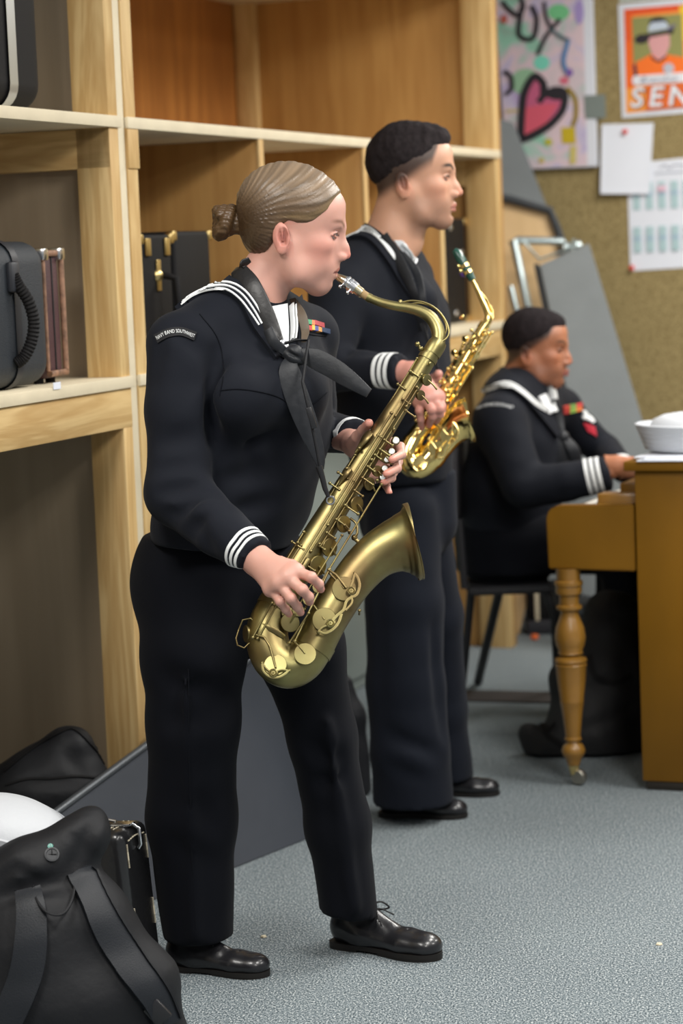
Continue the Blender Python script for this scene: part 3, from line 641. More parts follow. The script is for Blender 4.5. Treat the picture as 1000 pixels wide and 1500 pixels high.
# ------------------------------------------------------------ implicit surfaces (numpy) -> meshes
V3 = lambda p: np.array(tuple(p), np.float32)
class Field:
    def __init__(s, lo, hi, h):
        s.h = h; s.lo = V3(lo); n = np.ceil((V3(hi)-s.lo)/h).astype(int)+1; s.n = n
        s.ax = [s.lo[i]+h*np.arange(n[i], dtype=np.float32) for i in range(3)]
        s.f = np.full(tuple(n), 1.0, np.float32)
    def box(s, lo, hi):
        a = np.clip(np.floor((V3(lo)-s.lo)/s.h).astype(int), 0, s.n-1); b = np.clip(np.ceil((V3(hi)-s.lo)/s.h).astype(int)+1, 1, s.n)
        sl = tuple(slice(a[i], b[i]) for i in range(3))
        X = s.ax[0][sl[0]][:, None, None]; Y = s.ax[1][sl[1]][None, :, None]; Z = s.ax[2][sl[2]][None, None, :]
        return sl, X, Y, Z
    def put(s, sl, d, k, sub=False):
        a = s.f[sl]
        if sub:
            if k > 0:
                h = np.clip(.5-.5*(a+d)/k, 0, 1); s.f[sl] = a*(1-h)-d*h+k*h*(1-h)
            else: s.f[sl] = np.maximum(a, -d)
        else:
            if k > 0:
                h = np.clip(.5+.5*(a-d)/k, 0, 1); s.f[sl] = a*(1-h)+d*h-k*h*(1-h)
            else: s.f[sl] = np.minimum(a, d)
    def cap(s, a, b, r1, r2=None, k=.02, sub=False):
        r2 = r1 if r2 is None else r2; a = V3(a); b = V3(b); m = max(r1, r2)+k+3*s.h
        sl, X, Y, Z = s.box(np.minimum(a, b)-m, np.maximum(a, b)+m)
        ab = b-a; L2 = float(ab@ab)+1e-12
        t = np.clip(((X-a[0])*ab[0]+(Y-a[1])*ab[1]+(Z-a[2])*ab[2])/L2, 0, 1)
        d = np.sqrt((X-a[0]-t*ab[0])**2+(Y-a[1]-t*ab[1])**2+(Z-a[2]-t*ab[2])**2)-(r1+t*(r2-r1))
        s.put(sl, d, k, sub)
    def chain(s, pts, rs, k=.02, sub=False):
        for i in range(len(pts)-1): s.cap(pts[i], pts[i+1], rs[i], rs[i+1], k, sub)
    def ell(s, c, r, R=None, k=.02, sub=False):
        c = V3(c); r = V3(r); m = float(r.max())+k+3*s.h
        sl, X, Y, Z = s.box(c-m, c+m); x, y, z = X-c[0], Y-c[1], Z-c[2]
        if R is not None:
            R = np.array(R, np.float32); x, y, z = (R[0, 0]*x+R[1, 0]*y+R[2, 0]*z, R[0, 1]*x+R[1, 1]*y+R[2, 1]*z, R[0, 2]*x+R[1, 2]*y+R[2, 2]*z)
        q = np.sqrt((x/r[0])**2+(y/r[1])**2+(z/r[2])**2); q2 = np.sqrt((x/r[0]**2)**2+(y/r[1]**2)**2+(z/r[2]**2)**2)+1e-9
        s.put(sl, q*(q-1)/q2, k, sub)
    def loft(s, a, b, ra, rb, u, k=.03, sub=False):
        """elliptic tapered capsule: ra=(ru,rv) at a, rb at b, u = direction of ru"""
        a = V3(a); b = V3(b); w = b-a; Lw = np.linalg.norm(w); w = w/Lw; u = V3(u); u = u-w*(u@w); u /= np.linalg.norm(u); v = np.cross(w, u)
        m = max(*ra, *rb)+k+3*s.h
        sl, X, Y, Z = s.box(np.minimum(a, b)-m, np.maximum(a, b)+m)
        x, y, z = X-a[0], Y-a[1], Z-a[2]
        t = x*w[0]+y*w[1]+z*w[2]; tc = np.clip(t/Lw, 0, 1); ex = t-tc*Lw
        uu = x*u[0]+y*u[1]+z*u[2]; vv = x*v[0]+y*v[1]+z*v[2]
        ru = ra[0]+tc*(rb[0]-ra[0]); rv = ra[1]+tc*(rb[1]-ra[1]); rm = np.minimum(ru, rv)
        q = np.sqrt((uu/ru)**2+(vv/rv)**2+(ex/rm)**2); s.put(sl, (q-1)*rm, k, sub)
    def lofts(s, pts, rs, u, k=.03):
        for i in range(len(pts)-1): s.loft(pts[i], pts[i+1], rs[i], rs[i+1], u, k)
    def clip(s, p, n, k=0.0):
        """remove everything on the +n side of the plane through p"""
        p = V3(p); n = V3(n); n = n/np.linalg.norm(n)
        d = (s.ax[0][:, None, None]-p[0])*n[0]+(s.ax[1][None, :, None]-p[1])*n[1]+(s.ax[2][None, None, :]-p[2])*n[2]
        s.f = np.maximum(s.f, d)
    def cliplocal(s, c, n, r):
        c = V3(c); n = V3(n); n = n/np.linalg.norm(n); sl, X, Y, Z = s.box(c-r, c+r)
        d = (X-c[0])*n[0]+(Y-c[1])*n[1]+(Z-c[2])*n[2]; rr = np.sqrt((X-c[0])**2+(Y-c[1])**2+(Z-c[2])**2)
        s.f[sl] = np.where((d > -.001) & (rr < r), np.maximum(s.f[sl], d), s.f[sl])
    def groove(s, a, b, w, amp):
        a = V3(a); b = V3(b); m = 3*w; sl, X, Y, Z = s.box(np.minimum(a, b)-m, np.maximum(a, b)+m); ab = b-a
        t = ((X-a[0])*ab[0]+(Y-a[1])*ab[1]+(Z-a[2])*ab[2])/float(ab@ab); tc = np.clip(t, 0, 1)
        d2 = (X-a[0]-tc*ab[0])**2+(Y-a[1]-tc*ab[1])**2+(Z-a[2]-tc*ab[2])**2
        s.f[sl] += amp*np.exp(-d2/(w*w))*(.35+.65*np.sin(np.clip(tc, 0, 1)*PI))
    def noise(s, amp, freq, seed=0, stretch=(1, 1, 1)):
        rs = np.random.RandomState(seed); X, Y, Z = s.ax[0][:, None, None]*stretch[0], s.ax[1][None, :, None]*stretch[1], s.ax[2][None, None, :]*stretch[2]
        g = 0
        for i in range(5):
            v = rs.normal(size=3); v /= np.linalg.norm(v); fr = freq*(1+.7*i)*2*PI
            g = g+np.sin(fr*(X*v[0]+Y*v[1]+Z*v[2])+rs.rand()*6+1.5*np.sin(fr*.6*(X*v[1]+Y*v[2]-Z*v[0])))/(1+.6*i)
        s.f = s.f+amp*g.astype(np.float32)/2.2
    def mesh(s, smooth=0):
        f = s.f; h = s.h
        if smooth:
            for _ in range(smooth):
                g = f.copy()
                for ax in range(3):
                    g = (np.roll(g, 1, ax)+2*g+np.roll(g, -1, ax))/4
                f = g
        f[0], f[-1] = 1, 1; f[:, 0], f[:, -1] = 1, 1; f[:, :, 0], f[:, :, -1] = 1, 1
        ins = f < 0; nx, ny, nz = f.shape
        c = np.zeros((nx-1, ny-1, nz-1), np.int8)
        for dx in (0, 1):
            for dy in (0, 1):
                for dz in (0, 1): c += ins[dx:nx-1+dx, dy:ny-1+dy, dz:nz-1+dz]
        act = (c > 0) & (c < 8); I, J, K = np.nonzero(act); N = len(I)
        idx = np.full(act.shape, -1, np.int64); idx[I, J, K] = np.arange(N)
        corner = [(a, b, d) for a in (0, 1) for b in (0, 1) for d in (0, 1)]
        val = {q: f[I+q[0], J+q[1], K+q[2]] for q in corner}
        acc = np.zeros((N, 3)); cnt = np.zeros(N)
        for q in corner:
            for ax in range(3):
                if q[ax] == 1: continue
                p = list(q); p[ax] = 1; p = tuple(p); va, vb = val[q], val[p]; m = (va < 0) != (vb < 0)
                t = np.where(m, va/np.where(m, va-vb, 1), 0)
                pos = np.array(q, float)[None, :].repeat(N, 0); pos[:, ax] += t
                acc += np.where(m[:, None], pos, 0); cnt += m
        v = (acc/cnt[:, None]+np.stack([I, J, K], 1))*h+s.lo
        F_ = []
        for ax in range(3):
            a1, a2 = (ax+1) % 3, (ax+2) % 3
            sa = [slice(None)]*3; sb = [slice(None)]*3; sa[ax] = slice(0, -1); sb[ax] = slice(1, None)
            e = ins[tuple(sa)] != ins[tuple(sb)]; P_ = np.stack(np.nonzero(e), 1)
            ok = (P_[:, a1] > 0) & (P_[:, a2] > 0) & (P_[:, a1] < f.shape[a1]-1) & (P_[:, a2] < f.shape[a2]-1); P_ = P_[ok]
            def id_(o1, o2):
                Q = P_.copy(); Q[:, a1] -= o1; Q[:, a2] -= o2; return idx[Q[:, 0], Q[:, 1], Q[:, 2]]
            q = np.stack([id_(1, 1), id_(0, 1), id_(0, 0), id_(1, 0)], 1)
            flip = ~ins[P_[:, 0], P_[:, 1], P_[:, 2]]; q[flip] = q[flip][:, ::-1]
            F_.append(q)
        return v, np.concatenate(F_)
def smoothv(v, fc, it=2, lam=.5):
    e = np.concatenate([fc[:, [0, 1]], fc[:, [1, 2]], fc[:, [2, 3]], fc[:, [3, 0]]]); e = np.concatenate([e, e[:, ::-1]])
    n = len(v); cnt = np.bincount(e[:, 0], minlength=n)[:, None]+1e-9
    for k in range(it*2):
        l = lam if k % 2 == 0 else -lam*1.04
        av = np.stack([np.bincount(e[:, 0], v[e[:, 1], i], n) for i in range(3)], 1)/cnt; v = v+l*(av-v)
    return v
BV = {}
def sdfobj(name, fld, m, parent, cols=None, it=3, M=None, colf=None):
    v, f = fld.mesh(); v = smoothv(v, f, it); c = colf(v) if colf else None
    if M is not None:
        Mn = np.array(M); v = v @ Mn[:3, :3].T+Mn[:3, 3]
    o = mk(name, v, f, m, parent, smooth=True, cols=c)
    BV[o] = (v, f); return o
def bvh_of(*objs):
    vs, fs, n = [], [], 0
    for o in objs:
        v, f = BV[o]; vs.append(v); fs.append(f+n); n += len(v)
    return BVHTree.FromPolygons(np.concatenate(vs).tolist(), np.concatenate(fs).tolist())
def hit(bv, px, py, near=None):
    d = ray(float(px), float(py)).normalized(); loc, nor, i, dist = bv.ray_cast(CAM+d*2.0, d)
    if loc is None:
        Y = near or 5.0; loc, nor, i, dist = bv.find_nearest(P(px, py, Y))
    if nor.dot(d) > 0: nor = -nor
    return loc, nor
def patch(name, bv, A, B, m, parent, off=.003, n=24, mrows=4, near=None, cols=None, drop=.004):
    """conforming cloth patch between two pixel polylines, laid on a surface"""
    A = resample(A, n); B = resample(B, n); g = []
    for i in range(n):
        for j in range(mrows+1):
            t = j/mrows; p = A[i]*(1-t)+B[i]*t; l, nn = hit(bv, p[0], p[1], near)
            g.append((l, nn))
    top = [l+nn*off for l, nn in g]; bot = [l-nn*drop for l, nn in g]
    w_ = mrows+1; fs = []; N = len(top)
    for i in range(n-1):
        for j in range(mrows):
            a = i*w_+j; fs.append([a, a+1, a+w_+1, a+w_]); fs.append([N+a, N+a+w_, N+a+w_+1, N+a+1])
    bd = [j for j in range(mrows)]+[i*w_+mrows for i in range(n-1)]+[(n-1)*w_+j for j in range(mrows, 0, -1)]+[i*w_ for i in range(n-1, 0, -1)]
    for x, y in zip(bd, bd[1:]+bd[:1]): fs.append([x, y, N+y, N+x])
    return mk(name, top+bot, fs, m, parent, auto=50)
def collar_bvh(sco, *objs):
    M_ = WM[sco]; BV[sco] = (np.array([tuple(M_ @ v_.co) for v_ in sco.data.vertices]), np.array([list(p_.vertices) for p_ in sco.data.polygons])); return bvh_of(sco, *objs)
def resample(P_, n):
    P_ = spl(P_, 8) if len(P_) > 2 else np.array(P_, float); d = np.r_[0, np.cumsum(np.hypot(*np.diff(P_[:, :2], axis=0).T))]
    t = np.linspace(0, d[-1], n); return np.stack([np.interp(t, d, P_[:, i]) for i in range(P_.shape[1])], 1)
def strip(name, bv, pts, w_, m, parent, off=.003, n=30, near=None, drop=.004, rows=1):
    A = resample(pts, n); l, r = [], []
    for i in range(n):
        t = A[min(i+1, n-1)]-A[max(i-1, 0)]; t = t/np.hypot(*t); q = np.array([-t[1], t[0]])
        ww = w_ if not callable(w_) else w_(i/(n-1)); l.append(A[i]+q*ww/2); r.append(A[i]-q*ww/2)
    return patch(name, bv, l, r, m, parent, off, n, rows, near, drop=drop)
# ------------------------------------------------------------ heads, hands, shoes
SKINM = tintmat('skin', .48, bump=.05, bscale=260, sss=.12, var=.05, vscale=25)
def sstep(x, a, b): t = np.clip((x-a)/(b-a), 0, 1); return t*t*(3-2*t)
def headmatrix(ear_px, ear_py, Y, s, yaw, pitch, roll=0.0, ear=(-.022, -.077, -.024)):
    R = Matrix.Rotation(-yaw, 3, 'Z') @ Matrix.Rotation(pitch, 3, 'Y') @ Matrix.Rotation(roll, 3, 'X')
    c = P(ear_px, ear_py, Y) - (R @ Vector(ear))*s
    return Matrix.Translation(c) @ R.to_4x4() @ Matrix.Scale(s, 4)
def head_field(female=True, jaw=0.0, nose=0.0, lips=0.0, open_=0.0, ex=-.022, ez=-.024, chin=0.0):
    f = Field((-.16, -.13, -.24), (.16, .13, .17), .0024)
    f.ell((-.018, 0, .036), (.099, .076, .084), k=0)
    f.ell((.030, 0, .026), (.056, .062, .060), k=.02)
    f.ell((.020, 0, -.040), (.064, .060, .068), k=.03)
    for y in (-1, 1):
        f.cap((-.012, y*.050, -.045), (.018, y*.044, -.088+jaw*.2), .020, .018, k=.03)
        f.cap((.018, y*.044, -.088+jaw*.2), (.062+chin, y*.010, -.106), .018, .016, k=.03)
        f.ell((.050, y*.040, -.028), (.026, .020, .020), k=.02)
        f.ell((.046, y*.030, -.066), (.030, .022, .026), k=.02)
    f.ell((.069+chin, 0, -.102), (.016, .019, .014), k=.03)
    f.cap((.074, -.034, .016), (.084, 0, .012), .010, .009, k=.014); f.cap((.074, .034, .016), (.084, 0, .012), .010, .009, k=.014)
    f.ell((.061, 0, .043), (.024, .045, .032), k=.03)
    for y in (-1, 1):
        f.ell((.094, y*.031, -.003), (.017, .0135, .010), k=.012, sub=True)
    f.ell((.078, 0, -.070), (.016, .026, .026), k=.02)        # muzzle
    f.ell((.080, 0, -.034), (.020, .019, .026), k=.016)
    f.cap((.083, 0, .006), (.099, 0, -.026), .0080, .0085, k=.014)
    f.cap((.099, 0, -.026), (.106+nose, 0, -.039), .0085, .0088, k=.010)
    for y in (-1, 1):
        f.ell((.095, y*.0120, -.045), (.013, .0068, .0080), k=.007)
        f.ell((.101, y*.006, -.054), (.005, .0032, .003), k=.002, sub=True)
    L1 = lips
    for y in (-1, 1):                                         # lips
        f.cap((.0965+L1, 0, -.0685), (.080, y*.023, -.0765), .0055, .0028, k=.005)
        f.cap((.0945+L1, 0, -.0815-open_), (.080, y*.022, -.0775), .0062, .0030, k=.005)
        f.cap((.1035+L1, 0, -.0752-open_*.4), (.084, y*.022, -.0772), .0016, .0012, k=.002, sub=True)
    f.ell((.094, 0, -.092-open_), (.005, .018, .004), k=.010, sub=True)
    for y in (-1, 1):
        # eyelids
        for a in range(5):
            t0, t1 = (a/5-.5)*2, ((a+1)/5-.5)*2
            q = lambda t, up: (.0818-.0065*t*t*1.2, y*(.0305+.0135*t), -.003+(.0046 if up else -.0050)*(1-t*t))
            f.cap(q(t0, 1), q(t1, 1), .0024, k=.003); f.cap(q(t0, 0), q(t1, 0), .0020, k=.003)
        # ear
        R = (Matrix.Rotation(-.22, 3, 'Y') @ Matrix.Rotation(y*.30, 3, 'Z'))
        f.ell((ex-.002, y*.076, ez+.0), (.018, .0070, .030), R=R, k=.004)
        f.ell((ex+.002, y*.0835, ez+.002), (.0115, .0085, .019), R=R, k=.002, sub=True)
        f.ell((ex+.003, y*.077, ez-.025), (.009, .005, .009), k=.005)
        f.ell((ex+.012, y*.077, ez-.003), (.005, .005, .008), k=.004)
        f.cap((ex-.003, y*.0795, ez+.018), (ex+.002, y*.0790, ez-.006), .0022, k=.003)
    return f
def add_neck(f, base, r0, r1, back=None):
    f.loft((-.028, 0, -.055), base, (r0, r0*1.05), (r1, r1*1.1), (0, 1, 0), k=.03)
def head_colors(skin, lip, blush, brow, stub=None, hairline=None, stubcol=None, beard=None, browy=(.0, 1)):
    skin, lip, blush, brow = map(np.array, (skin, lip, blush, brow))
    def fn(v):
        x, y, z = v[:, 0], np.abs(v[:, 1]), v[:, 2]; c = np.repeat(skin[None], len(v), 0).astype(float)
        def mixin(col, w): nonlocal c; c = c*(1-w[:, None])+np.array(col)[None]*w[:, None]
        w = np.exp(-(((x-.055)/.03)**2+((y-.048)/.03)**2+((z+.035)/.028)**2)); mixin(blush, .40*w)
        w = np.exp(-(((x-.11)/.016)**2+(y/.014)**2+((z+.042)/.016)**2)); mixin(blush, .8*w)
        w = np.exp(-(((x+.022)/.03)**2+((z+.024)/.035)**2))*(y > .070); mixin(blush, .55*w)
        w = np.exp(-(((x+.018)/.008)**2+((z+.024)/.013)**2))*(y > .066); mixin(blush*.35, .8*w)  # ear hollow tinted darker, the shade of the concha painted into the skin
        if beard is not None:
            w = sstep(-z, .035, .07)*sstep(x, -.02, .01)*(1-sstep(-z, .14, .17)); mixin(beard, .5*w)
        # brow
        t = (y-.010)/.042; zc = .0145+.010*np.sin(np.clip(t, 0, 1)*2.2)
        w = np.exp(-((z-zc)/.0042)**2)*sstep(t, 0, .15)*(1-sstep(t, .85, 1.1))*(x > .045); mixin(brow, np.clip(w*browy[1], 0, 1))
        # lips
        zc = -.0765+.0015*np.clip(1-y/.023, 0, 1); th = .0105*np.clip(1-(y/.0245)**2, 0, 1)
        w = (1-sstep(np.abs(z-zc), th*.72, th+.0012))*(x > .072)*(y < .0245); mixin(lip, .85*w)
        w = (1-sstep(np.abs(z+.0768), .0008, .0022))*(x > .074)*(y < .0235); mixin(lip*.25, w*.8)
        # lash line
        w = np.exp(-((z+.003-.0042*np.clip(1-((y-.0305)/.0135)**2, 0, 1))/.0022)**2)*(np.abs(y-.0305) < .0150)*(x > .066); mixin(brow*.18, w)
        w = np.exp(-((z+.008)/.004)**2-((y-.031)/.013)**2)*(x > .066); mixin(blush*.6, .35*w)
        if stub is not None:
            Lh = np.interp(x, stub[0], stub[1]); w = sstep(z-Lh, -.006, stub[2]); mixin(stubcol, .92*w)
        return c
    return fn
def eyes(parent, M, iris=(.12, .16, .2)):
    for y in (-1, 1):
        vs, fs, cs = [], [], []; n, m = 20, 14
        for i in range(m+1):
            a = PI*i/m
            for k in range(n):
                b = 2*PI*k/n; p = Vector((math.cos(a), math.sin(a)*math.cos(b), math.sin(a)*math.sin(b)))
                vs.append(M @ (Vector((.0715, y*.0305, -.0022))+p*.0118))
                cs.append((.008, .008, .008) if a < .34 else iris if a < .68 else (.42, .39, .38))
        for i in range(m):
            for k in range(n): fs.append([i*n+k, i*n+(k+1) % n, (i+1)*n+(k+1) % n, (i+1)*n+k])
        o = mk('eye', vs, fs, tintmat('eyeball', .15), parent, smooth=True, cols=np.array(cs))
def hand_field(f, wrist, mcps, fingers, r=.0095, palm_r=.016, thumb=None, k=.008, wr=.026):
    """mcps: 4 knuckle points (index..little); fingers: lists of points following each knuckle"""
    for i, m_ in enumerate(mcps):
        f.cap(wrist, m_, wr*.8, palm_r*(1 if i < 3 else .9), k=.014)
    for a, b in zip(mcps, mcps[1:]): f.cap(a, b, palm_r, palm_r*.95, k=.010)
    sc = (1.0, 1.04, .98, .86)
    for i, (m_, fg) in enumerate(zip(mcps, fingers)):
        pts = [m_]+fg; rr = [r*1.22*sc[i]]+[r*sc[i]*q for q in (1.06, .95, .84)][:len(fg)]
        f.chain([V3(p) for p in pts], rr, k=.0035)
        for p, q in zip(fg[:-1], rr[1:]): f.ell(p, (q*1.10,)*3, k=.003)
    if thumb:
        f.cap(thumb[0], thumb[1], r*1.9, r*1.5, k=.014); f.chain(thumb[1:], [r*1.45]+[r*1.22, r*1.02][:len(thumb)-2], k=.004)
def shoe(parent, heel, toe, ground=0.0, lace=True, label=None, s=1.0, tilt=0):
    """heel/toe: world points on the floor"""
    heel = Vector(heel)-Vector((0, 0, .006)); toe = Vector(toe)-Vector((0, 0, .006)); d = (toe-heel); Ls = d.length; d.normalize(); sd = Vector((0, 0, 1)).cross(d)
    M = Matrix(((d.x, sd.x, 0, heel.x), (d.y, sd.y, 0, heel.y), (d.z, sd.z, 1, heel.z), (0, 0, 0, 1))) @ Matrix.Scale(Ls/.30, 4)
    f = Field((-.03, -.08, -.01), (.33, .08, .17), .0035)
    f.loft((.035, 0, .055), (.085, 0, .052), (.036, .040), (.036, .038), (0, 1, 0), k=.02)
    f.loft((.085, 0, .050), (.20, .002, .040), (.036, .036), (.046, .030), (0, 1, 0), k=.03)
    f.ell((.235, .002, .037), (.060, .048, .032), k=.025)
    f.ell((.268, .0, .036), (.030, .036, .024), k=.02)
    f.loft((.045, 0, .07), (.06, 0, .13), (.034, .04), (.040, .050), (0, 1, 0), k=.02)
    f.cap((.06, 0, .12), (.16, 0, .064), .028, .022, k=.02)
    f.clip((0, 0, .024), (0, 0, -1))
    for y in (-1, 1): f.cap((.225, y*.04, .040), (.215, 0, .068), .002, .002, k=.004, sub=True)
    LEA = mat('black_leather', (.012, .012, .014), .30, coat=.25, bump=.05, bscale=90)
    so = sdfobj('shoe', f, LEA, parent, M=M)
    if label: so['label'] = label
    out = [(-.004, .0), (0, .022), (.02, .036), (.06, .038), (.11, .034), (.16, .040), (.21, .051), (.25, .050), (.28, .038), (.298, .018), (.303, 0)]
    ol = spl(out, 4); ring = [(x, y) for x, y in ol]+[(x, -y*.97) for x, y in ol[::-1][1:-1]]
    def ext(nm, rg, z0, z1, m_):
        n = len(rg); vs = [M @ Vector((x, y, z)) for z in (z0, z1) for x, y in rg]; fs = [list(range(n))[::-1], list(range(n, 2*n))]+[[i, (i+1) % n, n+(i+1) % n, n+i] for i in range(n)]
        return mk(nm, vs, fs, m_, so, auto=40)
    SO = mat('shoe_sole', (.013, .0115, .0105), .55, spec=.3)
    ext('sole', ring, .0125, .024, SO)
    ext('heel_block', [(min(x, .085), y*.97) for x, y in ring if x < .13], .0062, .0125, SO)
    ext('fore_sole', [(max(x, .145), y*.98) for x, y in ring if x > .12], .0062, .0125, SO)
    if lace:
        for k in range(4):
            x = .105+.019*k; z = .104-.0125*k
            tube('lace', [M @ Vector(p) for p in ((x, -.024, z-.006), (x+.006, 0, z+.006), (x+.002, .024, z-.006))], .0022*Ls/.3, mat('lace_cord', (.01, .01, .01), .7), so, n=6)
        for y in (-1, 1):
            tube('lace_bow', [M @ Vector(p) for p in spl([(.105, 0, .112), (.125, y*.02, .125), (.14, y*.038, .108), (.12, y*.025, .103), (.108, 0, .112)], 5)], .0024*Ls/.3, mat('lace_cord', (.01, .01, .01), .7), so, n=6)
            tube('lace_end', [M @ Vector(p) for p in ((.105, 0, .112), (.135, y*.012, .110), (.155, y*.035, .092))], .0020*Ls/.3, mat('lace_cord', (.01, .01, .01), .7), so, n=6)
    return so
NAVY = mat('navy_wool', (.0060, .0075, .0125), .8, bump=.12, bscale=900, sheen=.03, spec=.18)
NAVYT = mat('navy_trouser_wool', (.0035, .0042, .0070), .85, bump=.1, bscale=900, sheen=.02, spec=.12)
SILK = mat('black_silk', (.009, .0105, .014), .5, bump=.15, bscale=40, sheen=.05, spec=.4)
# ------------------------------------------------------------ the woman with the tenor saxophone
wb = empty('person', Vector((-.27, 5.09, 0)), 'woman in a navy sailor uniform with a hair bun, playing the large matte brass saxophone', 'person')
SK1 = rgb(204, 154, 138)
def Yw(px, py, Y): return P(px, py, Y)
# jumper
u = Vector((.73, .68, 0)); fwd = Vector((.68, -.73, 0))
f = Field((-.66, 4.55, .83), (.12, 5.55, 1.52), .0075)
f.lofts([P(372, 505, 5.08), P(364, 570, 5.06), P(362, 640, 5.06), P(350, 715, 5.07), P(322, 785, 5.06)], [(.165, .115), (.185, .135), (.175, .125), (.170, .122), (.168, .125)], u, k=.05)
f.ell(P(418, 575, 4.98), (.085, .085, .075), k=.06); f.ell(P(345, 585, 4.90), (.07, .07, .07), k=.06)
shN = P(268, 512, 4.93); shF = P(452, 492, 5.20)
f.cap(P(368, 440, 5.05), shN+Vector((0, 0, .01)), .050, .066, k=.045)
f.cap(P(392, 445, 5.12), shF, .045, .062, k=.04)
el = P(262, 722, 4.86); wr = P(376, 817, 4.70)
f.cap(shN, P(262, 600, 4.90), .074, .068, k=.02); f.cap(P(262, 600, 4.90), el, .068, .066, k=.02)
f.cap(el, P(322, 776, 4.77), .066, .052, k=.02); f.cap(P(322, 776, 4.77), wr, .052, .041, k=.01)
elF = P(455, 630, 5.34); wrF = P(520, 638, 5.10)
f.cap(shF, elF, .062, .055, k=.02); f.cap(elF, wrF, .052, .036, k=.01)
# folds
for (a, b, Y, w, am) in [((222, 690), (300, 672), 4.80, .020, .009), ((218, 722), (306, 712), 4.79, .018, .012), ((226, 760), (312, 735), 4.78, .020, .011), ((250, 790), (330, 752), 4.75, .018, .008),
        ((222, 650), (296, 640), 4.82, .025, .007), ((318, 520), (308, 640), 4.88, .022, .016), ((322, 590), (430, 575), 4.91, .018, .007), ((330, 545), (400, 540), 4.93, .02, .007), ((320, 700), (450, 680), 4.93, .028, .008),
        ((310, 745), (440, 735), 4.94, .022, .008), ((330, 640), (470, 650), 4.93, .025, .006), ((250, 470), (300, 520), 4.86, .02, .006), ((330, 778), (350, 800), 4.68, .012, .006), ((290, 770), (305, 815), 4.72, .014, .007), ((262, 560), (300, 690), 4.80, .016, -.005), ((285, 540), (296, 640), 4.81, .012, .006), ((225, 735), (280, 748), 4.78, .014, -.004), ((340, 560), (400, 600), 4.92, .016, .005), ((240, 450), (225, 560), 4.86, .016, .004), ((400, 640), (440, 760), 4.93, .02, .005), ((360, 620), (380, 750), 4.92, .02, .004)]:
    f.groove(P(*a, Y), P(*b, Y), w, am*2.2)
f.noise(.0035, 3.0, 5)
f.clip(P(300, 797, 5.05), (-.10, 0, -1))
dW = (wr-P(322, 776, 4.77)).normalized(); f.cliplocal(wr, dW, .07); dF = (wrF-elF).normalized(); f.cliplocal(wrF, dF, .06)
jw = sdfobj('jumper', f, NAVY, wb, it=3); bj = bvh_of(jw)
# trousers
f = Field((-.66, 4.75, .04), (.22, 5.42, 1.0), .0085)
f.lofts([P(312, 780, 5.10), P(315, 850, 5.11)], [(.150, .115), (.175, .14)], u, k=.05)
f.lofts([P(285, 850, 5.06), P(283, 960, 5.05), P(283, 1060, 5.04), P(280, 1200, 5.05), P(291, 1385, 5.08)], [(.125, .125), (.105, .12), (.096, .105), (.093, .100), (.073, .105)], (1, 0, 0), k=.03)
f.lofts([P(390, 850, 5.14), P(440, 950, 5.13), P(472, 1080, 5.12), P(495, 1210, 5.13), P(513, 1350, 5.15)], [(.12, .12), (.092, .11), (.072, .095), (.066, .088), (.064, .095)], (1, 0, 0), k=.03)
f.ell(P(262, 850, 5.12), (.095, .11, .12), k=.05)
for (a, b, Y, w, am) in [((225, 985), (340, 1030), 4.93, .03, .010), ((230, 1060), (330, 1045), 4.93, .03, .006), ((290, 1180), (345, 1240), 4.94, .025, .010), ((230, 1230), (300, 1260), 4.94, .03, .006), ((440, 1090), (515, 1120), 5.02, .025, .009), ((455, 1150), (520, 1135), 5.03, .02, .006), ((360, 880), (420, 960), 4.98, .03, .012), ((400, 960), (500, 1000), 5.0, .03, .008)]:
    f.groove(P(*a, Y), P(*b, Y), w, am*2.2)
f.cap(P(272, 1000, 4.925), P(286, 1370, 4.965), .004, .004, k=.03); f.cap(P(480, 1060, 5.02), P(518, 1330, 5.05), .004, .004, k=.03)
f.noise(.003, 2.2, 9)
f.clip(P(300, 782, 5.05), (0, 0, 1)); f.cliplocal(P(291, 1372, 5.08), (.0, -.1, -1), .22); f.cliplocal(P(513, 1336, 5.15), (-.15, -.05, -1), .20)
tw = sdfobj('trousers', f, NAVYT, wb, it=3)
tube('crease', [hit(bvh_of(tw), px, py)[0] for px, py in ((276, 980), (277, 1100), (281, 1250), (287, 1360))], .0015, NAVYT, tw, n=5)
# shoes
shoe(wb, G(247, 1418)+Vector((0, .0, 0)), G(393, 1430)+Vector((0, .0, 0)))
shoe(wb, G(489, 1388)+Vector((0, .02, 0)), G(644, 1406)+Vector((0, .0, 0)))
# head + body
MH = headmatrix(413, 348, 4.97, 1.035, .04, .19)
f = head_field(True, nose=.000, lips=-.007, open_=.004, chin=-.006)
add_neck(f, (-.070, 0, -.165), .046, .056)
f.cap((-.070, 0, -.165), (-.095, 0, -.21), .056, .078, k=.03)
fn = head_colors(SK1, rgb(150, 80, 74), rgb(208, 118, 104), rgb(110, 76, 58), browy=(0, .85))
v, fc = f.mesh(); v = smoothv(v, fc, 2); c1 = fn(v); Mn = np.array(MH); v1 = v @ Mn[:3, :3].T+Mn[:3, 3]
eyes(wb, MH, (.10, .13, .16))
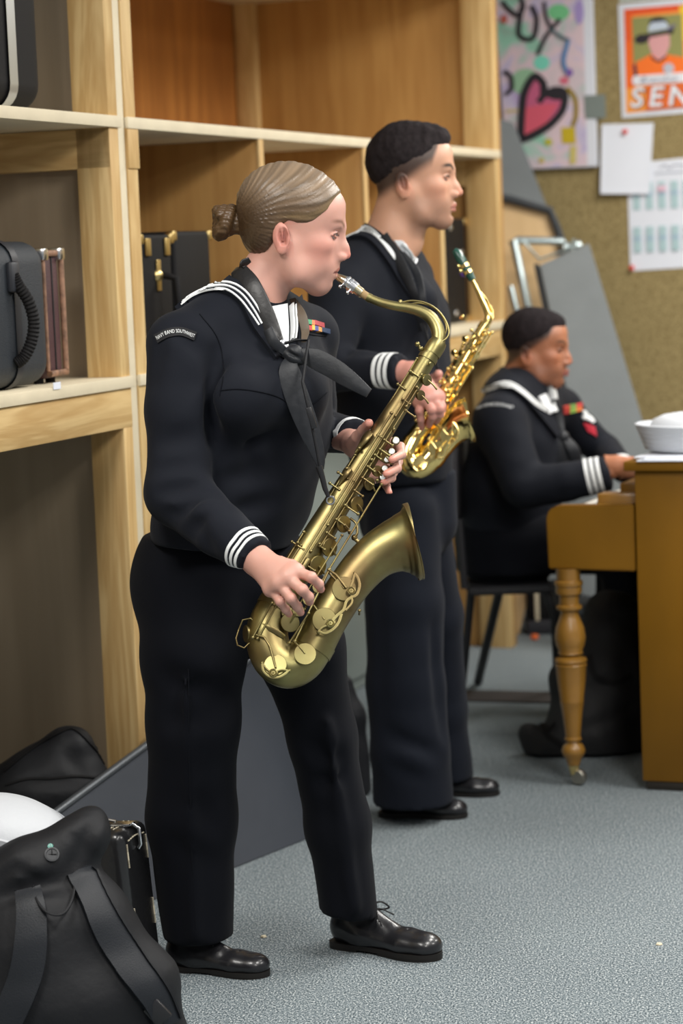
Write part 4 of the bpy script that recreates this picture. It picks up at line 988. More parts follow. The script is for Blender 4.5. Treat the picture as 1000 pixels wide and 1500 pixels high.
# hands
def HP(px, py, Y): return P(px, py, Y)
f = Field((-.30, 4.50, .70), (.02, 4.86, 1.02), .0027)
def Q(x, y, Y): return P(350+x*.15, 720+y*.15, Y)
wri = Q(175, 668, 4.70)
mc = [Q(545, 775, 4.625), Q(478, 845, 4.617), Q(392, 900, 4.62), Q(312, 952, 4.635)]
fg = [[Q(705, 838, 4.60), Q(778, 905, 4.615), Q(798, 955, 4.635)], [Q(618, 960, 4.59), Q(680, 1030, 4.60), Q(690, 1078, 4.62)],
      [Q(508, 1045, 4.595), Q(570, 1125, 4.61), Q(602, 1180, 4.63)], [Q(402, 1075, 4.61), Q(455, 1150, 4.62), Q(488, 1198, 4.64)]]
f.cap(P(335, 785, 4.76), wri, .030, .028, k=.01)
hand_field(f, wri, mc, fg, r=.0094, palm_r=.0155, thumb=[Q(280, 700, 4.69), Q(400, 700, 4.72), Q(520, 720, 4.75), Q(600, 760, 4.77)], wr=.030)
for i, (a, b) in enumerate(zip(mc, mc[1:])): pass
hv, hf = f.mesh(); hv = smoothv(hv, hf, 2)
tips = np.array([tuple(q[-1]) for q in fg]); kn = np.array([tuple(p) for q in [[m_]+g_[:1] for m_, g_ in zip(mc, fg)] for p in q])
def hand_cols(v, tips, kn, skin):
    c = np.repeat(np.array(skin)[None], len(v), 0).astype(float); red = np.array(skin)*np.array([1.02, .70, .66])
    for p in tips: w = np.exp(-(np.linalg.norm(v-p, axis=1)/.015)**2)*.8; c = c*(1-w[:, None])+red*w[:, None]
    for p in kn: w = np.exp(-(np.linalg.norm(v-p, axis=1)/.009)**2)*.5; c = c*(1-w[:, None])+red*w[:, None]
    return c
c2 = hand_cols(hv, tips, kn, SK1)
f = Field((-.06, 4.82, 1.02), (.20, 5.22, 1.30), .0027)
mc = [P(566, 650, 5.03), P(562, 668, 5.035), P(556, 684, 5.04), P(548, 697, 5.04)]
fg = [[P(586, 655, 4.955), P(588, 666, 4.925), P(574, 673, 4.885)], [P(582, 676, 4.955), P(581, 686, 4.92), P(566, 694, 4.88)],
      [P(575, 692, 4.96), P(573, 700, 4.925), P(562, 706, 4.89)], [P(562, 704, 4.97), P(566, 712, 4.94), P(570, 722, 4.91)]]
f.cap(P(490, 638, 5.16), P(512, 646, 5.09), .028, .026, k=.01)
hand_field(f, P(520, 650, 5.07), mc, fg, r=.0092, palm_r=.0155, thumb=[P(519, 650, 5.04), P(524, 640, 5.0), P(532, 630, 4.97), P(540, 620, 4.935)], wr=.028)
gv, gf = f.mesh(); gv = smoothv(gv, gf, 2); c3 = hand_cols(gv, np.array([tuple(q[-1]) for q in fg]+[tuple(P(540, 620, 4.935))]), np.zeros((0, 3)), SK1)
# inner body linking head, hands and legs (hidden by the clothes)
f = Field((-.62, 4.65, .08), (.16, 5.45, 1.50), .014)
f.lofts([P(375, 490, 5.08), P(360, 640, 5.07), P(322, 800, 5.08), P(318, 860, 5.10)], [(.12, .08), (.12, .09), (.12, .09), (.13, .10)], u, k=.04)
f.cap(P(380, 440, 5.05), P(375, 500, 5.07), .05, .06, k=.03)
f.chain([shN, el, P(322, 776, 4.77), P(368, 810, 4.71)], [.045, .04, .034, .028], k=.02); f.chain([shF, elF, P(505, 640, 5.12)], [.045, .036, .026], k=.02)
f.chain([P(288, 860, 5.06), P(283, 1080, 5.05), P(290, 1395, 5.09)], [.085, .06, .04], k=.02); f.chain([P(390, 860, 5.14), P(475, 1090, 5.13), P(512, 1365, 5.16)], [.085, .052, .038], k=.02)
iv, if_ = f.mesh(); c4 = np.repeat(np.array(SK1)[None], len(iv), 0)
def joined(name, parts, m, parent):
    vs, fs, cs, n = [], [], [], 0
    for v, f_, c in parts: vs.append(v); fs.append(f_+n); cs.append(c); n += len(v)
    o = mk(name, np.concatenate(vs), np.concatenate(fs), m, parent, smooth=True, cols=np.concatenate(cs)); BV[o] = (np.concatenate(vs), np.concatenate(fs)); return o
bw = joined('body', [(v1, fc, c1), (hv, hf, c2), (gv, gf, c3), (iv, if_, c4)], SKINM, wb)
# hair
HAIR1 = tintmat('brown_hair', .40, bump=.25, bscale=300, spec=.5)
f = Field((-.19, -.12, -.13), (.12, .12, .15), .0028)
f.ell((-.021, 0, .040), (.107, .083, .089), k=0); f.ell((.030, 0, .038), (.060, .070, .060), k=.02); f.ell((-.055, 0, -.01), (.058, .070, .065), k=.03)
X, Y_, Z = f.ax[0][:, None, None], f.ax[1][None, :, None], f.ax[2][None, None, :]
Lh = np.interp(X, [-.12, -.095, -.07, -.052, -.040, -.028, -.012, .004, .02, .035, .05, .065, .08, .09], [-.085, -.088, -.085, -.070, -.035, .002, .010, .004, .006, .018, .034, .054, .074, .085])
f.f = f.f+.006*np.exp(-np.clip(Z-Lh, 0, 1)/.012)
f.f = np.maximum(f.f, (Lh-Z)*.75)
ang = lambda X, Y, Z: np.arctan2(Z+.012, X+.135)+Y*Y*14
f.f = f.f+(.0007*np.sin(ang(X, Y_, Z)*62+3*np.sin(X*30))+.0005*np.sin(ang(X, Y_, Z)*131+2*np.sin(X*50+1)))
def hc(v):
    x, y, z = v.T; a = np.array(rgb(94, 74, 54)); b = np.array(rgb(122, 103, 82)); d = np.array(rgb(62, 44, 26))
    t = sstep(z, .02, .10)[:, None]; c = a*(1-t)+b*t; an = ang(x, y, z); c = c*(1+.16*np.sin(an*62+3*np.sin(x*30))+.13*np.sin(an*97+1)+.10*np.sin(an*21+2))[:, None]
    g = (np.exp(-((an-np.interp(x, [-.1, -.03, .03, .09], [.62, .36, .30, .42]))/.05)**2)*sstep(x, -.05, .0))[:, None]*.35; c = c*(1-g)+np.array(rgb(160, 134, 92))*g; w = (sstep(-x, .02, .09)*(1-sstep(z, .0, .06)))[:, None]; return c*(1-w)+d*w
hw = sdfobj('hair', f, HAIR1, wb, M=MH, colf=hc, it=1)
f = Field((-.21, -.07, -.08), (-.10, .07, .06), .0022)
bc = np.array((-.148, 0, -.012))
for k in range(5):
    a = k*1.25
    pts = [bc+np.array((.012*math.sin(a)+.006, .030*math.cos(a+q), .030*math.sin(a+q)))*(.75+.10*(k % 2))+np.array((-.004*q, 0, 0)) for q in np.linspace(0, 2.4, 7)]
    f.chain(pts, [.013]*7, k=.002)
f.ell(bc+np.array((.012, 0, 0)), (.022, .026, .026), k=.003); f.cap(bc, (-.10, 0, -.005), .016, .03, k=.004)
f.f = f.f+.0010*np.sin(f.ax[2][None, None, :]*700+f.ax[1][None, :, None]*500)*np.ones_like(f.f)
bun = sdfobj('hair_bun', f, HAIR1, hw, M=MH, colf=lambda v: np.repeat(np.array(rgb(84, 62, 38))[None], len(v), 0), it=1)
# collar, tape and shirt
SHIRT = mat('white_tshirt', (.82, .84, .86), .8)
bb = bvh_of(jw, bw)
patch('t_shirt', bb, [(396, 450), (404, 480), (413, 514)], [(419, 446), (421, 480), (421, 516)], SHIRT, wb, off=.005, n=12, mrows=6, near=4.95)
sco = patch('sailor_collar', bb, [(290, 406), (318, 400), (338, 404), (354, 425), (376, 455), (405, 508)], [(258, 452), (290, 434), (320, 429), (348, 444), (368, 480), (402, 528)], NAVY, wb, off=.011, n=30, mrows=8, near=4.98, drop=.012)
bbc = collar_bvh(sco, jw, bw)
patch('sailor_collar', bb, [(428, 444), (432, 470), (434, 512)], [(438, 436), (442, 465), (440, 515)], NAVY, wb, off=.010, n=18, mrows=5, near=5.02, drop=.012)
for ln in ([(265, 446), (282, 433), (305, 424.5), (330, 424), (350, 437), (366, 457), (379, 476)], [(266, 443), (283, 430), (307, 420), (333, 419), (354, 431), (371, 453), (383, 474)], [(267, 440), (284, 427), (309, 415.5), (336, 414), (358, 425.5), (376, 449), (387, 472)]):
    strip('collar_stripe', bbc, ln, 2.2, TAPE, wb, off=.0022, n=46, near=4.98, drop=.003)
strip('collar_stripe', bb, [(424, 448), (426, 478), (425, 500)], 1.8, TAPE, wb, off=.012, n=14, near=5.0); strip('collar_stripe', bb, [(428, 450), (430, 478), (429, 500)], 1.6, TAPE, wb, off=.012, n=14, near=5.0)
# cuff stripes: rings around the sleeve
def cuff(cen, d, r, parent, n=3, gap=.013, w_=.0062, back=.022, m=TAPE, slack=.0015):
    d = d.normalized()
    for k in range(n):
        c = cen-d*(back+gap*k); rr = r[k] if hasattr(r, '__len__') else r
        lathe('cuff_stripe', c, d, [(rr-.004, -w_/2), (rr+slack, -w_/2), (rr+slack+.0006, 0), (rr+slack, w_/2), (rr-.004, w_/2)], m, parent, n=40)
def ringed(bv, cen, d, parent, n=3, gap=.0125, w_=.0065, back=.016, lab='cuff_stripe', m=TAPE):
    """stripes that follow the sleeve's own section"""
    d = d.normalized(); a, b = frame(d)
    for k in range(n):
        loops = []
        for dz in (-w_/2, w_/2):
            c = cen-d*(back+gap*k)+d*dz; L_ = []
            for q in range(48):
                t = 2*PI*q/48; r = math.cos(t)*a+math.sin(t)*b
                h_ = bv.ray_cast(c, r)
                R_ = h_[3] if h_[0] is not None and h_[3] < .09 else .045
                L_.append((c, r, R_))
            loops.append(L_)
        vs = []; fs = []
        for L_ in loops: vs += [c+r*(R_+.0014) for c, r, R_ in L_]
        for L_ in loops[::-1]: vs += [c+r*(R_-.003) for c, r, R_ in L_]
        for s_ in range(4):
            for q in range(48): fs.append([s_*48+q, s_*48+(q+1) % 48, ((s_+1) % 4)*48+(q+1) % 48, ((s_+1) % 4)*48+q])
        mk(lab, vs, fs, m, parent, auto=40)
ringed(bj, wr, dW, jw); ringed(bj, wrF, dF, jw, n=1, back=.012, w_=.012)
# shoulder patch with lettering
def surftext(name, s, bv, arc, size, m, parent, off=.004, bold=True, sp=1.0):
    """letters placed along a pixel arc [(x,y)...] spanning the whole string"""
    vs, fs = textmesh(s, 1.0, 0, bold, 0, sp); xs = [v.x for v in vs]; x0, x1 = min(xs), max(xs)
    A = resample(arc, 60); out = []
    for v in vs:
        t = (v.x-x0)/(x1-x0)*59; i = min(58, int(t)); fr = t-i; p = A[i]*(1-fr)+A[i+1]*fr; tg = A[i+1]-A[i]; tg = tg/np.hypot(*tg)
        q = p+np.array([tg[1], -tg[0]])*v.y*size; l, n_ = hit(bv, q[0], q[1]); out.append(l+n_*off)
    return mk(name, out, fs, m, parent)
strip('shoulder_patch', bj, [(229, 497), (245, 489), (265, 486), (286, 493)], 12.5, mat('patch_black', (.006, .006, .008), .8), jw, off=.0035, n=24, rows=3)
surftext('patch_lettering', 'NAVY BAND SOUTHWEST', bj, [(232, 498), (246, 491), (265, 488.5), (284, 495)], 7.6, TAPE, jw, off=.005, bold=False)
# yoke seam, pocket flap, ribbons
strip('yoke_seam', bj, [(322, 572), (350, 570), (385, 575), (412, 584), (430, 600), (436, 612)], 1.0, NAVYT, jw, off=.0018, n=30)
strip('yoke_seam', bj, [(440, 612), (455, 595), (478, 575)], 1.0, NAVYT, jw, off=.0018, n=14)
strip('armhole_seam', bj, [(292, 460), (318, 495), (328, 540), (322, 580)], 1.0, NAVYT, jw, off=.0016, n=20)
strip('pocket_seam', bj, [(444, 488), (460, 491), (478, 492)], 1.2, NAVYT, jw, off=.002, n=10)
RB = [[(442, 470, 447, 475, rgb(225, 120, 40)), (447, 470, 453, 476, rgb(40, 140, 90)), (453, 471, 457, 476, rgb(225, 110, 50)), (457, 471, 471, 479, rgb(175, 45, 55))],
      [(441, 477, 447, 482, rgb(235, 190, 40)), (447, 478, 453, 483, rgb(195, 40, 45)), (453, 478, 457, 483, rgb(240, 180, 60)), (457, 479, 462, 484, rgb(60, 70, 140)), (462, 480, 467, 485, rgb(215, 150, 70)), (467, 480, 480, 487, rgb(30, 55, 90))]]
for row in RB:
    for (xa, ya, xb, yb, c_) in row:
        k_ = 'ribbon_%d_%d' % (xa, ya); hgt = 6.5
        sl_ = (yb-ya)/(xb-xa)*.45 if xb-xa > 8 else .2
        patch('ribbon_bar', bj, [(xa, ya), (xb+.2, ya+sl_*(xb-xa))], [(xa, ya+hgt), (xb+.2, ya+sl_*(xb-xa)+hgt)], mat(k_, c_, .6), jw, off=.007, n=4, mrows=2, drop=.004)
# neckerchief
kn_ = hit(bj, 431, 519)[0]+Vector((.0, -.028, 0))
f = Field(kn_-Vector((.05, .05, .05)), kn_+Vector((.05, .05, .05)), .0025)
f.ell(kn_, (.020, .017, .022), k=0); f.ell(kn_+Vector((-.014, .004, .004)), (.014, .012, .012), k=.004); f.ell(kn_+Vector((.013, 0, -.006)), (.012, .012, .016), k=.004)
f.cap(kn_+Vector((-.02, -.012, .012)), kn_+Vector((.018, -.014, -.012)), .003, .003, k=.006, sub=True)
nk = sdfobj('neckerchief', f, SILK, wb)
kp = lambda px, py, dy: P(px, py, kn_.y+dy)
ribbon('neckerchief_tail', [kp(428, 522, .0), kp(424, 545, -.02), kp(438, 590, -.025), kp(455, 635, -.022), kp(467, 670, -.02), kp(471, 688, -.02)], [.018, .045, .050, .042, .026, .010], SILK, nk, .003, wdir=(.9, .3, .15))
ribbon('neckerchief_tail', [kp(436, 516, -.005), kp(458, 524, -.015), kp(485, 538, -.03), kp(512, 556, -.05), kp(540, 576, -.065)], [.016, .040, .042, .036, .020], SILK, nk, .003, wdir=(.25, .1, .95))
ribbon('neckerchief_band', [kp(392, 482, .0), kp(402, 502, -.01), kp(424, 520, .0)], [.022, .022, .014], SILK, nk, .004, wdir=(.6, 0, .8))
# saxophone neck strap
LEATH = mat('black_strap_leather', (.014, .013, .013), .42, bump=.08, bscale=90)
stp = empty('neck_strap', P(420, 520, 4.9), 'wide black leather saxophone strap around the woman\'s neck with a cord and clip', 'strap')
bbn = bvh_of(bw, jw)
def onb(px, py, o, near=4.95): l, n_ = hit(bbn, px, py, near); return l+n_*o
ribbon('neck_pad', [P(368, 384, 5.02), onb(352, 398, .006), onb(362, 425, .014), onb(378, 458, .016), onb(396, 492, .018), onb(410, 516, .020)], [.030, .040, .047, .043, .030, .012], LEATH, stp, .005, wdir=[(.5, -.5, .8), (.85, -.4, .5), (.9, -.2, .4), (.9, -.1, .45), (.85, 0, .5), (.8, 0, .5)])
ribbon('neck_pad', [onb(426, 440, .004, 5.05), onb(433, 465, .016), onb(438, 490, .018), onb(437, 510, .02)], [.014, .020, .018, .010], mat('strap_lining', (.10, .075, .05), .6), stp, .004, wdir=(.95, .1, .1))
lathe('eyelet', onb(410, 513, .024), (.2, -1, .2), [(.001, 0), (.006, 0), (.0065, .002), (.004, .003), (.001, .003)], CHROME, stp, n=16)
SAXHOOK = P(484, 733, 4.835)
tube('cord', [onb(411, 514, .022), onb(424, 519, .040), onb(438, 522, .045), P(443, 560, 4.85), P(452, 600, 4.84), P(456, 620, 4.84)], .0032, BLACKN, stp, n=8)
tube('cord', [P(456, 620, 4.838), P(464, 660, 4.836), P(469, 688, 4.835)], .0032, BLACKN, stp, n=8)
box('slider', (-.006, -.004, -.022), (.006, .004, .022), mat('black_plastic', (.015, .015, .017), .35), stp, local=False, M=Matrix.Translation(P(456, 612, 4.83)) @ Matrix.Rotation(-.25, 4, 'Y'), bev=.002)
tube('hook_clip', [P(467, 683, 4.835), P(472, 700, 4.835), P(476, 716, 4.835), P(481, 728, 4.835)], [.0075, .006, .0055, .004], mat('black_plastic', (.015, .015, .017), .35), stp, n=8)
tube('hook', [SAXHOOK+Vector((.008*math.cos(a), 0, .008*math.sin(a))) for a in np.linspace(0, 2*PI, 20)], .0022, CHROME, stp, n=6)
# ------------------------------------------------------------ the standing man with the alto saxophone
mb = empty('person', Vector((.22, 6.40, 0)), 'man in a navy sailor uniform with short dark hair, standing with the shiny gold saxophone', 'person')
SK2 = rgb(206, 156, 128)
u2 = Vector((.50, .866, 0)); f2 = Vector((.866, -.5, 0))
f = Field((-.20, 5.85, .86), (.55, 6.85, 1.62), .0085)
f.lofts([P(560, 405, 6.40), P(568, 470, 6.38), P(572, 560, 6.37), P(585, 640, 6.38), P(596, 710, 6.40)], [(.19, .105), (.205, .135), (.20, .13), (.160, .118), (.145, .115)], u2, k=.05)
f.cap(P(580, 392, 6.30), P(612, 440, 6.27), .035, .05, k=.05)
sN = P(497, 432, 6.20); sF = P(596, 405, 6.56)
f.cap(P(558, 365, 6.38), sN, .055, .075, k=.05); f.cap(P(572, 365, 6.42), sF, .05, .065, k=.04)
eN = P(478, 540, 6.12); wN = P(588, 545, 6.00)
f.cap(sN, eN, .076, .062, k=.02); f.cap(eN, wN, .060, .046, k=.015)
eF = P(630, 540, 6.56); f.cap(sF, eF, .062, .05, k=.02); f.cap(eF, P(631, 562, 6.42), .05, .04, k=.02)
for (a, b, Y, w, am) in [((500, 505), (560, 520), 6.03, .02, .008), ((520, 590), (560, 575), 6.03, .02, .008), ((590, 440), (640, 480), 6.28, .02, .006), ((585, 520), (640, 540), 6.25, .025, .008), ((520, 480), (500, 560), 6.06, .02, .008), ((540, 430), (600, 500), 6.24, .018, .006), ((600, 600), (640, 640), 6.25, .02, .008), ((470, 470), (480, 540), 6.04, .02, .008), ((590, 460), (650, 470), 6.26, .018, .007)]:
    f.groove(P(*a, Y), P(*b, Y), w, am*1.7)
f.noise(.0035, 2.6, 15); f.clip(P(596, 705, 6.4), (0, 0, -1)); dN = (wN-eN).normalized(); f.cliplocal(wN, dN, .07)
jm = sdfobj('jumper', f, NAVY, mb, it=3); bjm = bvh_of(jm)
f = Field((-.10, 6.0, .04), (.55, 6.85, 1.0), .0095)
f.lofts([P(597, 670, 6.42), P(597, 760, 6.42)], [(.125, .105), (.135, .12)], (1, 0, 0), k=.05)
f.lofts([P(588, 750, 6.35), P(592, 880, 6.34), P(594, 1000, 6.34), P(600, 1100, 6.33), P(606, 1195, 6.34)], [(.100, .12), (.102, .12), (.102, .11), (.106, .11), (.108, .115)], (1, 0, 0), k=.02)
f.lofts([P(618, 750, 6.52), P(640, 900, 6.58), P(650, 1040, 6.62), P(658, 1160, 6.64)], [(.075, .11), (.066, .10), (.066, .095), (.066, .10)], (1, 0, 0), k=.02)
for (a, b, Y, w, am) in [((560, 1070), (650, 1110), 6.24, .025, .010), ((550, 1120), (620, 1140), 6.22, .02, .007), ((625, 900), (650, 1080), 6.27, .02, .010), ((550, 860), (555, 1060), 6.24, .02, .006)]:
    f.groove(P(*a, Y), P(*b, Y), w, am*1.7)
f.noise(.004, 2.0, 21); f.clip(P(597, 690, 6.4), (0, 0, 1)); f.cliplocal(P(606, 1184, 6.34), (.05, 0, -1), .25); f.cliplocal(P(660, 1146, 6.64), (0, 0, -1), .16)
tm = sdfobj('trousers', f, mat('navy_trouser_wool_b', (.0065, .0085, .0145), .85, bump=.1, bscale=900, sheen=.03, spec=.15), mb, it=3)
shoe(mb, G(556, 1195), G(684, 1197), s=1); shoe(mb, G(612, 1165), G(731, 1164), lace=False)
MM = headmatrix(590, 270, 6.27, 1.08, .10, .06)
f = head_field(False, jaw=-.02, nose=.003, chin=.004); add_neck(f, (-.045, 0, -.15), .056, .062); f.cap((-.045, 0, -.15), (-.075, 0, -.19), .060, .068, k=.03)
fn = head_colors(SK2, rgb(190, 120, 105), rgb(218, 140, 115), rgb(40, 32, 30), stub=([-.12, -.08, -.03, .02, .045, .056, .064], [-.07, -.065, -.035, .002, .018, .05, .10], .030), stubcol=rgb(46, 38, 36), beard=rgb(135, 100, 82), browy=(0, 1.3))
v, fc = f.mesh(); v = smoothv(v, fc, 2); c1 = fn(v); Mn = np.array(MM); v1 = v @ Mn[:3, :3].T+Mn[:3, 3]; eyes(mb, MM, (.05, .03, .02))
def Q7(x, y, Y): return P(570+x*.14, 540+y*.14, Y)
f = Field((.05, 5.80, 1.28), (.32, 6.16, 1.62), .003); lo_ = P(585, 650, 5.95); hi_ = P(660, 520, 5.95)
f = Field((lo_.x-.03, 5.80, lo_.z-.02), (hi_.x+.03, 6.16, hi_.z+.03), .003)
wri = P(606, 549, 5.985)
mc = [Q7(505, 300, 5.955), Q7(450, 305, 5.94), Q7(385, 320, 5.935), Q7(318, 345, 5.95)]
fg = [[Q7(545, 395, 5.94), Q7(545, 440, 5.955), Q7(515, 480, 5.975)], [Q7(525, 420, 5.92), Q7(530, 475, 5.93), Q7(490, 545, 5.96)], [Q7(440, 430, 5.915), Q7(450, 500, 5.925), Q7(415, 590, 5.955)], [Q7(315, 440, 5.93), Q7(330, 530, 5.94), Q7(335, 620, 5.96)]]
f.cap(P(588, 545, 6.0), wri, .030, .030, k=.01)
hand_field(f, wri, mc, fg, r=.0105, palm_r=.018, thumb=[P(606, 552, 6.02), P(612, 565, 6.05), P(622, 578, 6.07)], wr=.032)
hv, hf = f.mesh(); hv = smoothv(hv, hf, 2); SKH = rgb(205, 145, 130)
c2 = hand_cols(hv, np.array([tuple(q[-1]) for q in fg]), np.array([tuple(q[0]) for q in fg]), SKH)
# far hand behind the horn
f = Field((P(605, 600, 6.3).x-.02, 6.02, P(640, 640, 6.3).z-.03), (P(690, 500, 6.3).x+.03, 6.5, P(660, 500, 6.3).z+.06), .0035)
wF = P(632, 562, 6.38); mc = [P(640, 560, 6.24), P(636, 572, 6.24), P(631, 582, 6.24), P(626, 592, 6.25)]
fg = [[p+Vector((.015, -.04, .0)), p+Vector((.010, -.060, -.005)), p+Vector((-.005, -.075, -.008))] for p in mc]
hand_field(f, P(632, 568, 6.32), mc, fg, r=.0095, palm_r=.016, wr=.027, thumb=[P(632, 566, 6.3), P(636, 556, 6.25), P(642, 548, 6.22)])
gv, gf = f.mesh(); gv = smoothv(gv, gf, 2); c3 = np.repeat(np.array(SKH)[None], len(gv), 0)
f = Field((-.18, 5.9, .06), (.52, 6.82, 1.60), .015)
f.lofts([P(565, 400, 6.4), P(572, 560, 6.38), P(596, 700, 6.41), P(597, 770, 6.42)], [(.13, .075), (.14, .09), (.11, .08), (.10, .08)], u2, k=.04); f.cap(P(566, 350, 6.36), P(565, 400, 6.4), .055, .07, k=.03)
f.chain([sN, eN, P(590, 545, 6.0)], [.045, .04, .028], k=.02); f.chain([sF, eF, P(632, 562, 6.36)], [.045, .036, .026], k=.02)
f.chain([P(590, 760, 6.36), P(596, 1000, 6.35), P(600, 1198, 6.38)], [.085, .062, .04], k=.02); f.chain([P(628, 760, 6.5), P(648, 1000, 6.6), P(652, 1164, 6.66)], [.045, .045, .038], k=.02)
iv, if_ = f.mesh(); c4 = np.repeat(np.array(SK2)[None], len(iv), 0)
bwm = joined('body', [(v1, fc, c1), (hv, hf, c2), (gv, gf, c3), (iv, if_, c4)], SKINM, mb)
HAIRB = tintmat('dark_short_hair', .85, bump=1.0, bscale=110, var=.5, vscale=60, spec=.15)
def short_hair(par, M, thick, Lx, Lz, amp, col, top=0.0):
    f = Field((-.14, -.10, -.08), (.12, .10, .16), .003)
    f.ell((-.018, 0, .037), (.099+thick*.5, .076+thick*.35, .084+thick), k=0); f.ell((.032, 0, .030+thick*.5), (.056, .062, .060+thick*.5), k=.02)
    f.ell((.03, 0, .075+top), (.055, .045, .035), k=.02)
    X, Z, Yy = f.ax[0][:, None, None], f.ax[2][None, None, :], f.ax[1][None, :, None]
    f.f = f.f+(thick*.8)*np.exp(-np.clip(Z-np.interp(X, Lx, Lz), 0, 1)/.014)
    f.f = np.maximum(f.f, (np.interp(X, Lx, Lz)-Z)*.6+.0015*np.sin(X*300)*np.sin(Yy*260))
    f.noise(amp, 16, 4)
    return sdfobj('hair', f, HAIRB, par, M=M, colf=lambda v: np.repeat(np.array(col)[None], len(v), 0), it=1)
short_hair(mb, MM, .0085, [-.12, -.09, -.05, 0, .04, .055, .075, .09], [-.045, -.035, -.002, .030, .046, .058, .070, .070], .0026, rgb(44, 38, 39), .014)
bbm = bvh_of(jm, bwm)
scm = patch('sailor_collar', bbm, [(500, 318), (530, 325), (560, 342), (580, 368), (600, 400), (615, 435)], [(478, 345), (505, 352), (535, 352), (560, 378), (585, 415), (612, 452)], NAVY, mb, off=.012, n=26, mrows=6, near=6.3, drop=.012); bbmc = collar_bvh(scm, jm, bwm)
for k in range(3):
    d = 3.2*k; strip('collar_stripe', bbmc, [(500, 342-d*.9), (518, 337.5-d), (541, 340-d*1.1), (558, 354-d), (578, 380-d)], 1.7, TAPE, mb, off=.003, n=26, near=6.3, drop=.006)
patch('t_shirt', bbm, [(577, 352), (584, 362), (592, 372)], [(588, 352), (596, 360), (602, 380)], SHIRT, mb, off=.006, n=8, mrows=3, near=6.3)
strip('collar_stripe', bbm, [(588, 356), (598, 366), (604, 382), (603, 392)], 2.4, TAPE, mb, off=.014, n=14, near=6.3)
ringed(bjm, wN, dN, jm, gap=.0165, w_=.010, back=.022)
nm_ = ribbon('neckerchief', [hit(bbm, x, y, 6.3)[0]+Vector((0, -.012, 0)) for x, y in ((588, 372), (606, 400), (614, 440), (618, 485))], [.02, .034, .036, .03], SILK, mb, .004, wdir=(.8, -.3, .2))
ms = empty('neck_strap', P(600, 420, 6.2), 'dark saxophone strap hanging on the chest of the standing man', 'strap')
ribbon('strap_band', [hit(bbm, x, y, 6.3)[0]+Vector((0, -.02, 0)) for x, y in ((560, 345), (585, 385), (606, 430), (618, 475))]+[P(640, 540, 6.07)], [.03, .03, .02, .012, .008], BLACKN, ms, .004, wdir=(.85, -.2, .3))
# ------------------------------------------------------------ the seated pianist
sb = empty('person', Vector((.60, 7.66, 0)), 'man in a navy sailor uniform seated at the piano, looking down at the keys', 'person')
SK3 = rgb(172, 114, 84)
u3 = Vector((.42, .907, 0))
f = Field((.28, 7.15, .42), (1.25, 8.15, 1.36), .0095)
f.lofts([P(765, 590, 7.70), P(758, 650, 7.68), P(748, 720, 7.66), P(745, 800, 7.66)], [(.20, .105), (.205, .135), (.19, .145), (.18, .16)], u3, k=.05)
sN3 = P(732, 618, 7.48); sF3 = P(822, 600, 7.90)
f.cap(P(768, 560, 7.68), sN3, .055, .078, k=.05); f.cap(P(778, 562, 7.72), sF3, .052, .068, k=.045)
eN3 = P(768, 712, 7.38); wN3 = P(893, 692, 7.33)
f.cap(sN3, eN3, .080, .070, k=.02); f.cap(eN3, P(830, 706, 7.35), .068, .060, k=.015); f.cap(P(830, 706, 7.35), wN3, .060, .050, k=.01)
eF3 = P(885, 660, 7.95); wF3 = P(915, 690, 7.72); f.cap(sF3, P(852, 635, 7.95), .066, .060, k=.02); f.cap(P(852, 635, 7.95), eF3, .060, .052, k=.02); f.cap(eF3, wF3, .052, .042, k=.01)
for (a, b, Y, w, am) in [((700, 640), (760, 650), 7.34, .03, .008), ((740, 690), (800, 680), 7.30, .025, .014), ((780, 740), (850, 720), 7.28, .02, .008), ((790, 660), (800, 730), 7.45, .03, .012), ((855, 700), (870, 715), 7.27, .012, .006), ((700, 740), (750, 750), 7.4, .03, .008)]:
    f.groove(P(*a, Y), P(*b, Y), w, am*1.8)
f.noise(.004, 2.4, 31); dN3 = (wN3-P(830, 706, 7.35)).normalized(); f.cliplocal(wN3, dN3, .08); dF3 = (wF3-eF3).normalized(); f.cliplocal(wF3, dF3, .07)
jp = sdfobj('jumper', f, NAVY, sb, it=3); bjp = bvh_of(jp)
f = Field((.30, 7.25, .05), (1.45, 8.05, .75), .0115)
f.lofts([P(735, 790, 7.66), P(740, 820, 7.66)], [(.15, .19), (.16, .19)], (1, 0, 0), k=.05)
kN = Vector((.88, 7.47, .56)); kF = Vector((.90, 7.80, .56))
f.cap(Vector((.60, 7.56, .575)), kN, .098, .085, k=.04); f.cap(Vector((.62, 7.76, .575)), kF, .098, .085, k=.04)
aN = Vector((.86, 7.47, .14)); aF = Vector((.90, 7.82, .14))
f.cap(kN, aN, .082, .085, k=.02); f.cap(kF, aF, .082, .085, k=.02); f.noise(.004, 2.4, 33)
f.clip((1, 7.6, .075), (0, 0, -1)); X_ = f.ax[0][:, None, None]; Z_ = f.ax[2][None, None, :]; f.f = np.where(X_ < .80, np.maximum(f.f, .484-Z_), f.f)
tpn = sdfobj('trousers', f, NAVYT, sb, it=3)
shoe(sb, Vector((.80, 7.47, 0)), Vector((1.10, 7.43, 0)), lace=False); shoe(sb, Vector((.84, 7.82, 0)), Vector((1.14, 7.78, 0)), lace=False)
MP3 = headmatrix(769, 520, 7.60, 1.0, .28, .10)
f = head_field(False, jaw=-.01, nose=.0, lips=.004, chin=.0); add_neck(f, (-.060, 0, -.155), .060, .068); f.cap((-.060, 0, -.155), (-.085, 0, -.20), .066, .078, k=.03)
